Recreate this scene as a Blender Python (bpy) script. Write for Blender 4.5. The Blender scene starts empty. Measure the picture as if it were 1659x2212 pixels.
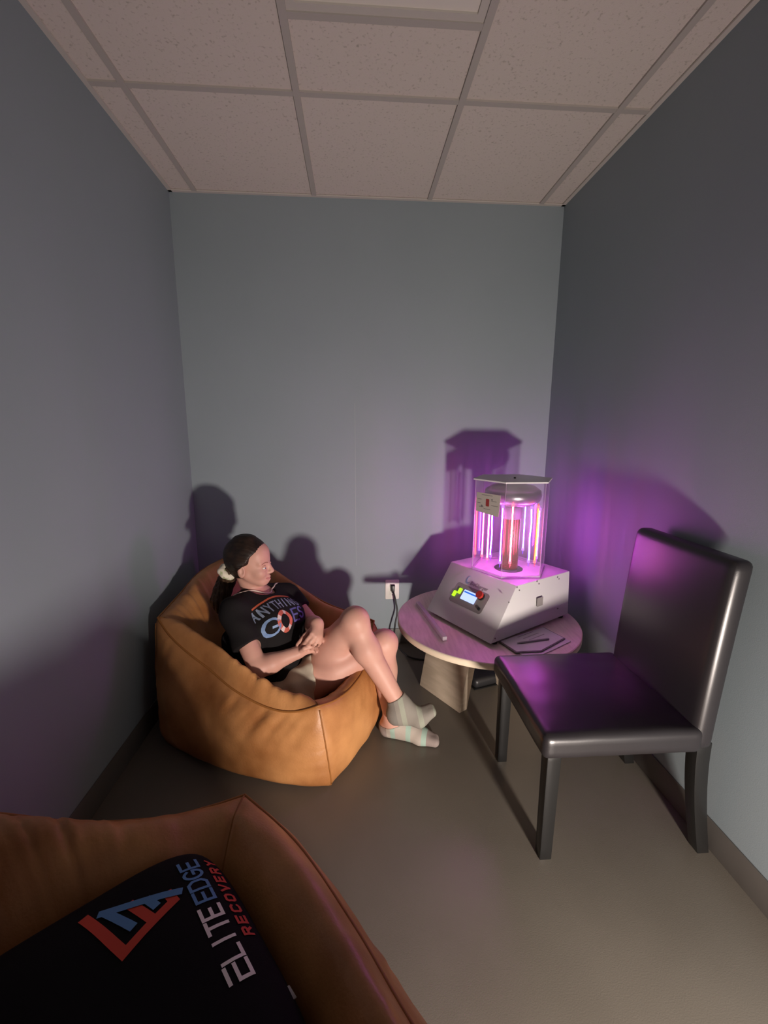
import bpy, bmesh, math, random
import numpy as np
from mathutils import Vector, Matrix, noise
from mathutils.bvhtree import BVHTree

random.seed(7)
scene = bpy.context.scene
COL = scene.collection
PI = math.pi

# ------------------------------------------------------------------ camera, world, light, exposure
cam = bpy.data.cameras.new('camera'); cam_o = bpy.data.objects.new('camera', cam); COL.objects.link(cam_o)
cr = Vector((0.997815, -0.065995, 0.003274)); cu = Vector((0.009184, 0.187592, 0.982204)); cf = Vector((0.065435, 0.980028, -0.187788))
cam_o.matrix_world = Matrix(((cr.x, cu.x, -cf.x, 0.94256), (cr.y, cu.y, -cf.y, 0.0), (cr.z, cu.z, -cf.z, 1.35629), (0, 0, 0, 1)))
cam.sensor_fit = 'HORIZONTAL'; cam.sensor_width = 36; cam.lens = 949.738 * 36 / 1659
cam.clip_start = 0.01
scene.camera = cam_o

world = bpy.data.worlds.new('world'); scene.world = world; world.use_nodes = True
world.node_tree.nodes['Background'].inputs[0].default_value = (0.5, 0.6, 0.7, 1)
world.node_tree.nodes['Background'].inputs[1].default_value = 0.0
scene.view_settings.view_transform = 'Standard'
scene.view_settings.look = 'None'
scene.view_settings.gamma = 1
scene.view_settings.use_curve_mapping = False
scene.view_settings.exposure = 0.0

def area_light(name, loc, target, size, power, color, size_y=None, spread=180):
    l = bpy.data.lights.new(name, 'AREA'); l.energy = power; l.color = color
    l.shape = 'DISK' if size_y is None else 'RECTANGLE'; l.size = size
    if size_y: l.size_y = size_y
    l.spread = math.radians(spread)
    o = bpy.data.objects.new(name, l); COL.objects.link(o); o.location = loc
    o.rotation_euler = (Vector(target) - Vector(loc)).to_track_quat('-Z', 'Y').to_euler()
    return o
# the low lamp behind the camera, near the right wall
area_light('low_lamp_light', (1.72, -0.35, 0.36), (1.25, 2.3, 0.40), 0.13, 34.0, (1.0, 0.87, 0.78), spread=135)
# weak fill added behind the camera; no doorway is built there
area_light('rear_fill_light', (1.05, -1.1, 1.5), (1.05, 2.0, 1.5), 0.9, 0.6, (0.9, 0.95, 1.0), 1.7)

W, D, H = 2.0975, 2.602, 2.547

# ------------------------------------------------------------------ materials
def mat(name, color=(0.5, 0.5, 0.5), rough=0.5, metal=0.0, spec=0.5, noise_amt=0.0, noise_scale=20.0, color2=None,
        bump=0.0, bump_scale=200.0, emit=None, emit_str=0.0, stretch=(1, 1, 1), coat=0.0, detail=4.0, sss=0.0, fac=(0.35, 0.65)):
    m = bpy.data.materials.new(name); m.use_nodes = True
    nt = m.node_tree; b = nt.nodes['Principled BSDF']
    b.inputs['Base Color'].default_value = (*color, 1)
    b.inputs['Roughness'].default_value = rough
    b.inputs['Metallic'].default_value = metal
    b.inputs['Specular IOR Level'].default_value = spec
    b.inputs['Coat Weight'].default_value = coat
    if sss:
        b.inputs['Subsurface Weight'].default_value = sss
        b.inputs['Subsurface Radius'].default_value = (1.0, 0.35, 0.2)
        b.inputs['Subsurface Scale'].default_value = 0.012
    tc = nt.nodes.new('ShaderNodeTexCoord'); mp = nt.nodes.new('ShaderNodeMapping')
    mp.inputs['Scale'].default_value = stretch
    nt.links.new(tc.outputs['Object'], mp.inputs[0])
    if color2 is not None:
        n = nt.nodes.new('ShaderNodeTexNoise'); n.inputs['Scale'].default_value = noise_scale; n.inputs['Detail'].default_value = detail
        nt.links.new(mp.outputs[0], n.inputs['Vector'])
        r = nt.nodes.new('ShaderNodeValToRGB')
        r.color_ramp.elements[0].position = fac[0]; r.color_ramp.elements[1].position = fac[1]
        r.color_ramp.elements[0].color = (*color, 1); r.color_ramp.elements[1].color = (*color2, 1)
        nt.links.new(n.outputs['Fac'], r.inputs[0]); nt.links.new(r.outputs[0], b.inputs['Base Color'])
    if bump:
        n2 = nt.nodes.new('ShaderNodeTexNoise'); n2.inputs['Scale'].default_value = bump_scale; n2.inputs['Detail'].default_value = 3
        nt.links.new(mp.outputs[0], n2.inputs['Vector'])
        bp = nt.nodes.new('ShaderNodeBump'); bp.inputs['Strength'].default_value = bump; bp.inputs['Distance'].default_value = 0.002
        nt.links.new(n2.outputs['Fac'], bp.inputs['Height']); nt.links.new(bp.outputs[0], b.inputs['Normal'])
    if emit:
        b.inputs['Emission Color'].default_value = (*emit, 1); b.inputs['Emission Strength'].default_value = emit_str
    return m

def acrylic(name, tint=(0.95, 0.93, 0.97), gloss=0.12, dirt=0.05):
    m = bpy.data.materials.new(name); m.use_nodes = True; nt = m.node_tree; nt.nodes.clear()
    out = nt.nodes.new('ShaderNodeOutputMaterial'); tr = nt.nodes.new('ShaderNodeBsdfTransparent'); tr.inputs[0].default_value = (*tint, 1)
    gl = nt.nodes.new('ShaderNodeBsdfGlossy'); gl.inputs['Roughness'].default_value = 0.03
    lw_ = nt.nodes.new('ShaderNodeLayerWeight'); lw_.inputs[0].default_value = 0.5
    pw = nt.nodes.new('ShaderNodeMath'); pw.operation = 'POWER'; pw.inputs[1].default_value = 5.0; nt.links.new(lw_.outputs['Facing'], pw.inputs[0])
    ma = nt.nodes.new('ShaderNodeMath'); ma.operation = 'MULTIPLY_ADD'; ma.inputs[1].default_value = 0.8; ma.inputs[2].default_value = 0.035; nt.links.new(pw.outputs[0], ma.inputs[0])
    mx = nt.nodes.new('ShaderNodeMixShader'); nt.links.new(ma.outputs[0], mx.inputs[0])
    nt.links.new(tr.outputs[0], mx.inputs[1]); nt.links.new(gl.outputs[0], mx.inputs[2])
    df = nt.nodes.new('ShaderNodeBsdfDiffuse'); df.inputs[0].default_value = (0.8, 0.75, 0.8, 1)
    m2 = nt.nodes.new('ShaderNodeMixShader'); m2.inputs[0].default_value = dirt
    nt.links.new(mx.outputs[0], m2.inputs[1]); nt.links.new(df.outputs[0], m2.inputs[2]); nt.links.new(m2.outputs[0], out.inputs[0])
    return m

def emissive(name, color, strength):
    m = bpy.data.materials.new(name); m.use_nodes = True; nt = m.node_tree; nt.nodes.clear()
    out = nt.nodes.new('ShaderNodeOutputMaterial'); e = nt.nodes.new('ShaderNodeEmission')
    e.inputs[0].default_value = (*color, 1); e.inputs[1].default_value = strength
    nt.links.new(e.outputs[0], out.inputs[0]); return m

def glow_glass(name, color, strength, mix=0.5):
    m = bpy.data.materials.new(name); m.use_nodes = True; nt = m.node_tree; nt.nodes.clear()
    out = nt.nodes.new('ShaderNodeOutputMaterial'); e = nt.nodes.new('ShaderNodeEmission')
    e.inputs[0].default_value = (*color, 1); e.inputs[1].default_value = strength
    tr = nt.nodes.new('ShaderNodeBsdfTransparent'); mx = nt.nodes.new('ShaderNodeMixShader'); mx.inputs[0].default_value = mix
    nt.links.new(tr.outputs[0], mx.inputs[1]); nt.links.new(e.outputs[0], mx.inputs[2]); nt.links.new(mx.outputs[0], out.inputs[0]); return m

M = {}
M['wall'] = mat('wall_paint', (0.262, 0.312, 0.340), 0.6, spec=0.3, color2=(0.275, 0.326, 0.355), noise_scale=1.5, bump=0.12, bump_scale=350)
M['tile'] = mat('ceiling_tile_face', (0.46, 0.405, 0.355), 0.9, spec=0.1, color2=(0.69, 0.615, 0.565), noise_scale=95, fac=(0.25, 0.42), bump=0.35, bump_scale=220, detail=6)
M['grid'] = mat('ceiling_grid_metal', (0.48, 0.44, 0.41), 0.6, spec=0.2)
M['trimpaint'] = mat('wall_angle_paint', (0.58, 0.54, 0.50), 0.6, spec=0.2)
M['panel'] = mat('light_panel_diffuser', (0.78, 0.73, 0.67), 0.5, spec=0.3)
M['floor'] = mat('vinyl_floor', (0.142, 0.127, 0.105), 0.33, spec=0.42, color2=(0.158, 0.142, 0.118), noise_scale=3, bump=0.15, bump_scale=300)
M['base'] = mat('vinyl_baseboard', (0.115, 0.105, 0.095), 0.5, spec=0.35, color2=(0.13, 0.12, 0.11), noise_scale=5)
M['leather'] = mat('tan_leather', (0.27, 0.098, 0.026), 0.46, spec=0.5, color2=(0.60, 0.285, 0.105), noise_scale=4.2, bump=0.35, bump_scale=160, detail=9, fac=(0.32, 0.66))
M['leather_seam'] = mat('tan_leather_seam', (0.30, 0.12, 0.03), 0.55, spec=0.3)
M['black_pu'] = mat('black_vinyl', (0.018, 0.016, 0.018), 0.33, spec=0.6, bump=0.10, bump_scale=600)
M['black_wood'] = mat('black_lacquered_wood', (0.010, 0.010, 0.010), 0.32, spec=0.5)
M['wood'] = mat('pale_wood', (0.58, 0.475, 0.355), 0.55, color2=(0.70, 0.58, 0.45), noise_scale=7, stretch=(1, 1, 6), spec=0.3, bump=0.1, bump_scale=90)
M['woodtop'] = mat('pale_wood_top', (0.66, 0.57, 0.48), 0.45, color2=(0.78, 0.68, 0.58), noise_scale=9, stretch=(7, 1, 1), spec=0.35)
M['edge'] = mat('pale_edge_band', (0.78, 0.67, 0.51), 0.5, spec=0.3)
M['white_metal'] = mat('white_powder_coat', (0.66, 0.65, 0.65), 0.42, spec=0.45, bump=0.05, bump_scale=500)
M['white_plastic'] = mat('white_plastic', (0.78, 0.75, 0.70), 0.35)
M['grey_panel'] = mat('grey_panel', (0.27, 0.25, 0.24), 0.5)
M['dark_plastic'] = mat('dark_plastic', (0.02, 0.02, 0.022), 0.4)
M['red_plastic'] = mat('red_plastic', (0.42, 0.03, 0.02), 0.35)
M['ink'] = mat('dark_ink', (0.16, 0.145, 0.15), 0.6)
M['blueink'] = mat('blue_ink', (0.22, 0.27, 0.42), 0.6)
M['silver'] = mat('brushed_aluminium', (0.36, 0.35, 0.35), 0.30, metal=0.9)
M['coil'] = mat('red_coil', (0.22, 0.02, 0.015), 0.16, metal=0.85, spec=0.5)
M['collar'] = mat('grey_collar', (0.10, 0.09, 0.095), 0.45)
M['acrylic'] = acrylic('clear_acrylic')
M['acr_edge'] = acrylic('acrylic_edge', (0.75, 0.70, 0.78), 0.2, 0.35)
M['rod'] = acrylic('frosted_rod', (0.8, 0.78, 0.8), 0.2, 0.32)
M['lid'] = mat('white_lid', (0.72, 0.70, 0.70), 0.4)
M['paper'] = mat('white_paper', (0.62, 0.60, 0.60), 0.6)
M['cable'] = mat('black_cable', (0.012, 0.011, 0.013), 0.4)
M['skin'] = mat('skin', (0.56, 0.30, 0.235), 0.5, color2=(0.62, 0.35, 0.275), noise_scale=9, spec=0.35, sss=0.12, detail=3)
M['lips'] = mat('lips', (0.50, 0.19, 0.15), 0.4, sss=0.1)
M['brow'] = mat('brow', (0.30, 0.14, 0.09), 0.8)
M['hair'] = mat('dark_brown_hair', (0.010, 0.006, 0.005), 0.5, color2=(0.026, 0.014, 0.009), noise_scale=30, spec=0.3, bump=0.3, bump_scale=260)
M['tail'] = mat('brown_ponytail_hair', (0.035, 0.020, 0.012), 0.55, color2=(0.10, 0.06, 0.035), noise_scale=40, stretch=(3, 3, 0.4), spec=0.3, bump=0.6, bump_scale=150)
M['eyew'] = mat('eye_white', (0.62, 0.58, 0.58), 0.2)
M['iris'] = mat('blue_iris', (0.08, 0.12, 0.18), 0.15)
M['shirt'] = mat('black_cotton', (0.010, 0.0085, 0.009), 0.85, spec=0.2, bump=0.25, bump_scale=250)
M['shorts'] = mat('beige_shorts', (0.46, 0.40, 0.31), 0.85, spec=0.15, color2=(0.53, 0.47, 0.37), noise_scale=12, bump=0.3, bump_scale=300)
M['scrunchie'] = mat('floral_scrunchie', (0.70, 0.64, 0.52), 0.8, color2=(0.28, 0.36, 0.15), noise_scale=55, fac=(0.52, 0.66))
M['necklace'] = mat('shell_necklace', (0.60, 0.50, 0.42), 0.45)
M['cushion'] = mat('black_cushion_fabric', (0.008, 0.007, 0.008), 0.9, spec=0.15, bump=0.3, bump_scale=500)
M['p_red'] = mat('print_red', (0.62, 0.055, 0.025), 0.7)
M['p_blue'] = mat('print_blue', (0.10, 0.26, 0.50), 0.7)
M['p_white'] = mat('print_white', (0.86, 0.82, 0.76), 0.7)
M['s_orange'] = mat('shirt_print_orange', (0.42, 0.085, 0.035), 0.75)
M['s_slate'] = mat('shirt_print_slate', (0.16, 0.21, 0.30), 0.75, color2=(0.24, 0.28, 0.38), noise_scale=50)
M['s_blue'] = mat('shirt_print_blue', (0.13, 0.22, 0.42), 0.75, color2=(0.24, 0.34, 0.52), noise_scale=30)
M['s_indigo'] = mat('shirt_print_indigo', (0.09, 0.09, 0.27), 0.75)
M['s_red'] = mat('shirt_print_red', (0.55, 0.12, 0.08), 0.75)
M['s_white'] = mat('shirt_print_white', (0.68, 0.55, 0.52), 0.75)
M['tag_grey'] = mat('grey_tag', (0.55, 0.53, 0.52), 0.8)

def sock_material(name, base, accent, dark, axis_o, axis_d):
    # knitted bands placed along the foot (object space)
    m = mat(name, base, 0.9, spec=0.1, bump=0.4, bump_scale=400)
    nt = m.node_tree; b = nt.nodes['Principled BSDF']
    tc = nt.nodes.new('ShaderNodeTexCoord'); dp = nt.nodes.new('ShaderNodeVectorMath'); dp.operation = 'DOT_PRODUCT'
    sb = nt.nodes.new('ShaderNodeVectorMath'); sb.operation = 'SUBTRACT'; sb.inputs[1].default_value = axis_o
    nt.links.new(tc.outputs['Object'], sb.inputs[0]); nt.links.new(sb.outputs[0], dp.inputs[0]); dp.inputs[1].default_value = axis_d
    r = nt.nodes.new('ShaderNodeValToRGB'); r.color_ramp.interpolation = 'CONSTANT'
    mr = nt.nodes.new('ShaderNodeMapRange'); mr.inputs[1].default_value = -0.04; mr.inputs[2].default_value = 0.22
    nt.links.new(dp.outputs['Value'], mr.inputs[0]); nt.links.new(mr.outputs[0], r.inputs[0])
    e = r.color_ramp.elements; e[0].position = 0; e[0].color = (*dark, 1); e[1].position = 0.17; e[1].color = (*base, 1)
    for p, c in ((0.24, accent), (0.32, base), (0.50, accent), (0.58, base), (0.76, accent), (0.84, dark)):
        x = e.new(p); x.color = (*c, 1)
    nt.links.new(r.outputs[0], b.inputs['Base Color'])
    return m
foot_dir = Vector((0.18, -0.06, 0)).normalized()

# ------------------------------------------------------------------ object helpers
def root_loc(o):
    while o.parent: o = o.parent
    return Vector(o.location)

def thing(name, label, cat, loc=(0, 0, 0), group=None):
    o = bpy.data.objects.new(name, None); COL.objects.link(o); o.location = loc; o.empty_display_size = 0.05
    o['label'] = label; o['category'] = cat
    if group: o['group'] = group
    return o

def obj(name, verts, faces, m, parent=None, smooth=True, label=None, bevel=0.0, seg=2, autos=None):
    """verts in world coordinates; linked as one mesh under its thing"""
    off = root_loc(parent) if parent else Vector((0, 0, 0))
    v = np.asarray(verts, dtype=np.float64) - np.array(off)
    me = bpy.data.meshes.new(name)
    me.from_pydata(v.tolist(), [], [list(map(int, f)) for f in faces])
    me.validate()
    if smooth: me.polygons.foreach_set('use_smooth', [True] * len(me.polygons))
    o = bpy.data.objects.new(name, me); COL.objects.link(o)
    me.materials.append(m)
    if parent: o.parent = parent
    if label: o['label'] = label
    if bevel:
        bm = bmesh.new(); bm.from_mesh(me)
        es = [e for e in bm.edges if len(e.link_faces) == 2 and e.calc_face_angle(0) > 0.5]
        bmesh.ops.bevel(bm, geom=es, offset=bevel, segments=seg, affect='EDGES', profile=0.5, clamp_overlap=True)
        bmesh.ops.recalc_face_normals(bm, faces=bm.faces[:])
        bm.to_mesh(me); bm.free()
        if smooth: me.polygons.foreach_set('use_smooth', [True] * len(me.polygons))
    if smooth and (bevel or autos):
        try: me.set_sharp_from_angle(angle=math.radians(autos or 40))
        except Exception: pass
    return o

def top(o, label, cat, group=None):
    o['label'] = label; o['category'] = cat
    if group: o['group'] = group
    return o

def struct(o):
    o['kind'] = 'structure'; return o

def join(*parts):
    V, F = [], []
    for v, f in parts:
        n = len(V); V += [tuple(x) for x in v]; F += [tuple(i + n for i in q) for q in f]
    return V, F

def boxg(c, s, R=None):
    c = Vector(c); hx, hy, hz = s[0] / 2, s[1] / 2, s[2] / 2
    v = [Vector((x, y, z)) for x in (-hx, hx) for y in (-hy, hy) for z in (-hz, hz)]
    if R is not None: v = [R @ p for p in v]
    v = [p + c for p in v]
    f = [(0, 1, 3, 2), (4, 6, 7, 5), (0, 4, 5, 1), (2, 3, 7, 6), (0, 2, 6, 4), (1, 5, 7, 3)]
    return v, f

def hexa(b4, t4):
    v = [Vector(p) for p in b4] + [Vector(p) for p in t4]
    return v, [(3, 2, 1, 0), (4, 5, 6, 7), (0, 1, 5, 4), (1, 2, 6, 5), (2, 3, 7, 6), (3, 0, 4, 7)]

def prism(pts, z0, z1):
    n = len(pts); v = [Vector((p[0], p[1], z0)) for p in pts] + [Vector((p[0], p[1], z1)) for p in pts]
    return v, [tuple(range(n - 1, -1, -1)), tuple(range(n, 2 * n))] + [(i, (i + 1) % n, n + (i + 1) % n, n + i) for i in range(n)]

def tubeg(path, r, seg=10, closed=False, rf=None):
    P = [Vector(p) for p in path]; n = len(P); V = []; F = []
    t0 = (P[1] - P[0]).normalized(); up = Vector((0, 0, 1)) if abs(t0.z) < 0.9 else Vector((1, 0, 0))
    a = t0.cross(up).normalized()
    for i in range(n):
        if closed: t = (P[(i + 1) % n] - P[i - 1]).normalized()
        else: t = (P[min(i + 1, n - 1)] - P[max(i - 1, 0)]).normalized()
        a = (a - t * a.dot(t)).normalized(); b = t.cross(a)
        rr = rf(i / (n - 1)) * r if rf else r
        for k in range(seg):
            an = 2 * PI * k / seg; V.append(P[i] + (a * math.cos(an) + b * math.sin(an)) * rr)
    m = n if closed else n - 1
    for i in range(m):
        j = (i + 1) % n
        for k in range(seg):
            F.append((i * seg + k, i * seg + (k + 1) % seg, j * seg + (k + 1) % seg, j * seg + k))
    if not closed:
        F.append(tuple(range(seg - 1, -1, -1))); F.append(tuple((n - 1) * seg + k for k in range(seg)))
    return V, F

def catmull(pts, n=8, closed=False):
    P = [Vector(p) for p in pts]; out = []; L = len(P)
    for i in range(L if closed else L - 1):
        p0 = P[i - 1] if (closed or i > 0) else P[0]
        p1 = P[i]; p2 = P[(i + 1) % L]; p3 = P[(i + 2) % L] if (closed or i + 2 < L) else P[-1]
        for k in range(n):
            t = k / n
            out.append(0.5 * ((2 * p1) + (p2 - p0) * t + (2 * p0 - 5 * p1 + 4 * p2 - p3) * t * t + (3 * p1 - p0 - 3 * p2 + p3) * t ** 3))
    if not closed: out.append(P[-1])
    return out

def resample(pts, n):
    P = np.array([tuple(p) for p in pts]); d = np.r_[0, np.cumsum(np.linalg.norm(np.diff(P, axis=0), axis=1))]
    s = np.linspace(0, d[-1], n)
    return np.stack([np.interp(s, d, P[:, k]) for k in range(3)], 1)

def lathe(prof, c, seg=40, axis=None):
    V, F = [], []; n = len(prof)
    for r, z in prof:
        for k in range(seg):
            a = 2 * PI * k / seg; V.append(Vector((c[0] + r * math.cos(a), c[1] + r * math.sin(a), c[2] + z)))
    for i in range(n - 1):
        for k in range(seg):
            F.append((i * seg + k, i * seg + (k + 1) % seg, (i + 1) * seg + (k + 1) % seg, (i + 1) * seg + k))
    F.append(tuple(range(seg - 1, -1, -1))); F.append(tuple((n - 1) * seg + k for k in range(seg)))
    return V, F

def onplane(O, U, V, N, poly, h0=0.0, h1=0.001):
    """extrude a 2d polygon lying on a plane"""
    n = len(poly); O, U, V, N = map(Vector, (O, U, V, N))
    v = [O + U * p[0] + V * p[1] + N * h0 for p in poly] + [O + U * p[0] + V * p[1] + N * h1 for p in poly]
    return v, [tuple(range(n - 1, -1, -1)), tuple(range(n, 2 * n))] + [(i, (i + 1) % n, n + (i + 1) % n, n + i) for i in range(n)]

def rrect(x0, y0, x1, y1, r, k=6):
    out = []
    for cx, cy, a0 in ((x1 - r, y1 - r, 0), (x0 + r, y1 - r, 90), (x0 + r, y0 + r, 180), (x1 - r, y0 + r, 270)):
        for i in range(k + 1):
            a = math.radians(a0 + 90 * i / k); out.append((cx + r * math.cos(a), cy + r * math.sin(a)))
    return out

def circ(cx, cy, r, n=24, ry=None):
    return [(cx + r * math.cos(2 * PI * i / n), cy + (ry or r) * math.sin(2 * PI * i / n)) for i in range(n)]

# ------------------------------------------------------------------ implicit surfaces (smooth unions, surface nets)
class Field:
    def __init__(s, lo, hi, h):
        s.lo = np.array(lo, float); s.h = h; s.n = np.ceil((np.array(hi) - s.lo) / h).astype(int) + 1
        s.F = np.full(tuple(s.n), 0.25, dtype=np.float32)
    def _box(s, lo, hi):
        i0 = np.maximum(((np.array(lo) - s.lo) / s.h).astype(int), 0); i1 = np.minimum(((np.array(hi) - s.lo) / s.h).astype(int) + 2, s.n)
        if (i1 <= i0).any(): return None
        ax = [s.lo[k] + s.h * np.arange(i0[k], i1[k]) for k in range(3)]
        X, Y, Z = np.meshgrid(*ax, indexing='ij')
        return tuple(slice(a, b) for a, b in zip(i0, i1)), np.stack([X, Y, Z], -1)
    def _mix(s, sl, d, k, mode):
        A = s.F[sl]; d = d.astype(np.float32)
        if mode == 'add':
            if k > 0: h = np.maximum(k - np.abs(A - d), 0) / k; s.F[sl] = np.minimum(A, d) - h * h * k / 4
            else: s.F[sl] = np.minimum(A, d)
        else:
            d = -d
            if k > 0: h = np.maximum(k - np.abs(A - d), 0) / k; s.F[sl] = np.maximum(A, d) + h * h * k / 4
            else: s.F[sl] = np.maximum(A, d)
    def cap(s, a, b, ra, rb=None, k=0.02, mode='add', cuts=(), flat=None):
        a = np.array(a, float); b = np.array(b, float); rb = ra if rb is None else rb
        m = max(ra, rb) + 0.04 + k
        r = s._box(np.minimum(a, b) - m, np.maximum(a, b) + m)
        if r is None: return
        sl, P = r; ab = b - a; t = np.clip(((P - a) @ ab) / max(ab @ ab, 1e-9), 0, 1)
        Q = P - (a + t[..., None] * ab)
        if flat is not None:                     # flatten the section along a direction
            nrm, sc = np.array(flat[0]) / np.linalg.norm(flat[0]), flat[1]
            Q = Q + ((Q @ nrm) * (1 / sc - 1))[..., None] * nrm
        d = np.linalg.norm(Q, axis=-1) - (ra + (rb - ra) * t)
        for p, n in cuts: n = np.array(n, float); n /= np.linalg.norm(n); d = np.maximum(d, (P - np.array(p)) @ n)
        s._mix(sl, d, k, mode)
    def ell(s, c, r, R=None, k=0.02, mode='add', cuts=()):
        c = np.array(c, float); r = np.array(r, float); R = np.eye(3) if R is None else np.array(R)
        m = r.max() + 0.04 + k; q = s._box(c - m, c + m)
        if q is None: return
        sl, P = q; L = (P - c) @ R.T
        k0 = np.linalg.norm(L / r, axis=-1); k1 = np.linalg.norm(L / (r * r), axis=-1)
        d = k0 * (k0 - 1) / np.maximum(k1, 1e-6)
        for p, n in cuts: n = np.array(n, float); n /= np.linalg.norm(n); d = np.maximum(d, (P - np.array(p)) @ n)
        s._mix(sl, d, k, mode)
    def cut(s, fn):
        sl, P = s._box(s.lo, s.lo + s.n * s.h); s.F = np.maximum(s.F, fn(P).astype(np.float32))
    def warp(s, fn):
        sl, P = s._box(s.lo, s.lo + s.n * s.h); s.F = s.F + fn(P).astype(np.float32)
    def mesh(s):
        F = s.F.copy(); F[0] = F[-1] = 1; F[:, 0] = F[:, -1] = 1; F[:, :, 0] = F[:, :, -1] = 1
        S = F < 0; n = s.n
        C = np.zeros(tuple(n - 1), np.uint8)
        for i in (0, 1):
            for j in (0, 1):
                for k in (0, 1): C += S[i:n[0] - 1 + i, j:n[1] - 1 + j, k:n[2] - 1 + k]
        act = np.argwhere((C > 0) & (C < 8)); idx = -np.ones(tuple(n - 1), np.int64); idx[tuple(act.T)] = np.arange(len(act))
        cor = [(i, j, k) for i in (0, 1) for j in (0, 1) for k in (0, 1)]
        val = {c: F[act[:, 0] + c[0], act[:, 1] + c[1], act[:, 2] + c[2]] for c in cor}
        acc = np.zeros((len(act), 3)); cnt = np.zeros(len(act))
        for c in cor:
            for ax in range(3):
                if c[ax] == 0:
                    d = list(c); d[ax] = 1; d = tuple(d); a, b = val[c], val[d]; m = (a < 0) != (b < 0)
                    t = np.where(m, a / np.where(m, a - b, 1), 0); p = np.tile(np.array(c, float), (len(act), 1)); p[:, ax] += t
                    acc += p * m[:, None]; cnt += m
        V = s.lo + s.h * (act + acc / cnt[:, None])
        Q = []
        for ax in range(3):
            o1, o2 = [(1, 2), (2, 0), (0, 1)][ax]
            a = [slice(None)] * 3; b = [slice(None)] * 3; a[ax] = slice(0, -1); b[ax] = slice(1, None)
            A, B = S[tuple(a)], S[tuple(b)]; e = np.argwhere(A != B); fl = A[tuple(e.T)]
            u1 = np.zeros(3, int); u1[o1] = 1; u2 = np.zeros(3, int); u2[o2] = 1
            ok = (e[:, o1] > 0) & (e[:, o2] > 0) & (e[:, o1] < n[o1] - 1) & (e[:, o2] < n[o2] - 1); e = e[ok]; fl = fl[ok]
            g = lambda x: idx[tuple(x.T)]
            q = np.stack([g(e - u1 - u2), g(e - u2), g(e), g(e - u1)], 1)
            q[~fl] = q[~fl][:, ::-1]; Q.append(q)
        Q = np.concatenate(Q); Q = Q[(Q >= 0).all(1)]
        return V, Q

def laplace(V, Q, it=1, lam=0.5):
    V = V.copy(); E = np.concatenate([Q[:, [0, 1]], Q[:, [1, 2]], Q[:, [2, 3]], Q[:, [3, 0]]])
    for _ in range(it):
        acc = np.zeros_like(V); cnt = np.zeros(len(V))
        for a, b in ((0, 1), (1, 0)):
            for k in range(3): acc[:, k] += np.bincount(E[:, a], V[E[:, b], k], len(V))
            cnt += np.bincount(E[:, a], minlength=len(V))
        V += lam * (acc / np.maximum(cnt, 1)[:, None] - V)
    return V

def netobj(name, fld, m, parent, it=2, label=None):
    V, Q = fld.mesh(); V = laplace(V, Q, it)
    off = np.array(root_loc(parent)) if parent else np.zeros(3)
    me = bpy.data.meshes.new(name); me.vertices.add(len(V)); me.vertices.foreach_set('co', (V - off).ravel())
    me.loops.add(len(Q) * 4); me.loops.foreach_set('vertex_index', Q.ravel().astype(np.int32))
    me.polygons.add(len(Q)); me.polygons.foreach_set('loop_start', np.arange(0, len(Q) * 4, 4, dtype=np.int32))
    me.polygons.foreach_set('use_smooth', np.ones(len(Q), bool)); me.update(calc_edges=True); me.validate()
    me.materials.append(m); o = bpy.data.objects.new(name, me); COL.objects.link(o)
    if parent: o.parent = parent
    if label: o['label'] = label
    return o, V, Q

def bvh(V, Q):
    return BVHTree.FromPolygons([Vector(v) for v in V], [tuple(map(int, q)) for q in Q])

# stroke letters, drawn as strips that follow the surface they are printed on
GL = {
 'A': [[(0, 0), (.5, 1), (1, 0)], [(.2, .38), (.8, .38)]], 'N': [[(0, 0), (0, 1), (1, 0), (1, 1)]], 'Y': [[(0, 1), (.5, .5), (1, 1)], [(.5, .5), (.5, 0)]],
 'T': [[(0, 1), (1, 1)], [(.5, 1), (.5, 0)]], 'H': [[(0, 0), (0, 1)], [(1, 0), (1, 1)], [(0, .5), (1, .5)]], 'I': [[(.5, 0), (.5, 1)]],
 'G': [[(.94, .80), (.80, .93), (.62, .995), (.44, .99), (.27, .93), (.13, .81), (.04, .65), (0, .5), (.04, .34), (.13, .18), (.27, .07), (.44, .01), (.62, .01), (.80, .08), (.92, .2), (.98, .34), (1, .46), (.55, .46)]],
 'E': [[(1, 1), (0, 1), (0, 0), (1, 0)], [(0, .5), (.8, .5)]], 'S': [[(.95, .84), (.82, .95), (.6, 1), (.35, .99), (.14, .9), (.06, .76), (.14, .62), (.35, .54), (.65, .46), (.88, .37), (.95, .23), (.86, .09), (.65, .01), (.4, 0), (.18, .05), (.05, .16)]],
 'L': [[(0, 1), (0, 0), (1, 0)]], 'D': [[(0, 0), (0, 1), (.7, 1), (1, .75), (1, .25), (.7, 0), (0, 0)]],
 'R': [[(0, 0), (0, 1), (.8, 1), (1, .85), (1, .6), (.8, .48), (0, .48)], [(.5, .48), (1, 0)]], 'C': [[(1, .85), (.8, 1), (.2, 1), (0, .8), (0, .2), (.2, 0), (.8, 0), (1, .15)]],
 'O': [[(.2, 0), (0, .2), (0, .8), (.2, 1), (.8, 1), (1, .8), (1, .2), (.8, 0), (.2, 0)]], 'V': [[(0, 1), (.5, 0), (1, 1)]],
 'e': [[(0.05, 1), (1, 1)], [(1, .56), (0, .56), (0, 0), (1, 0)]],
}
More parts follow.
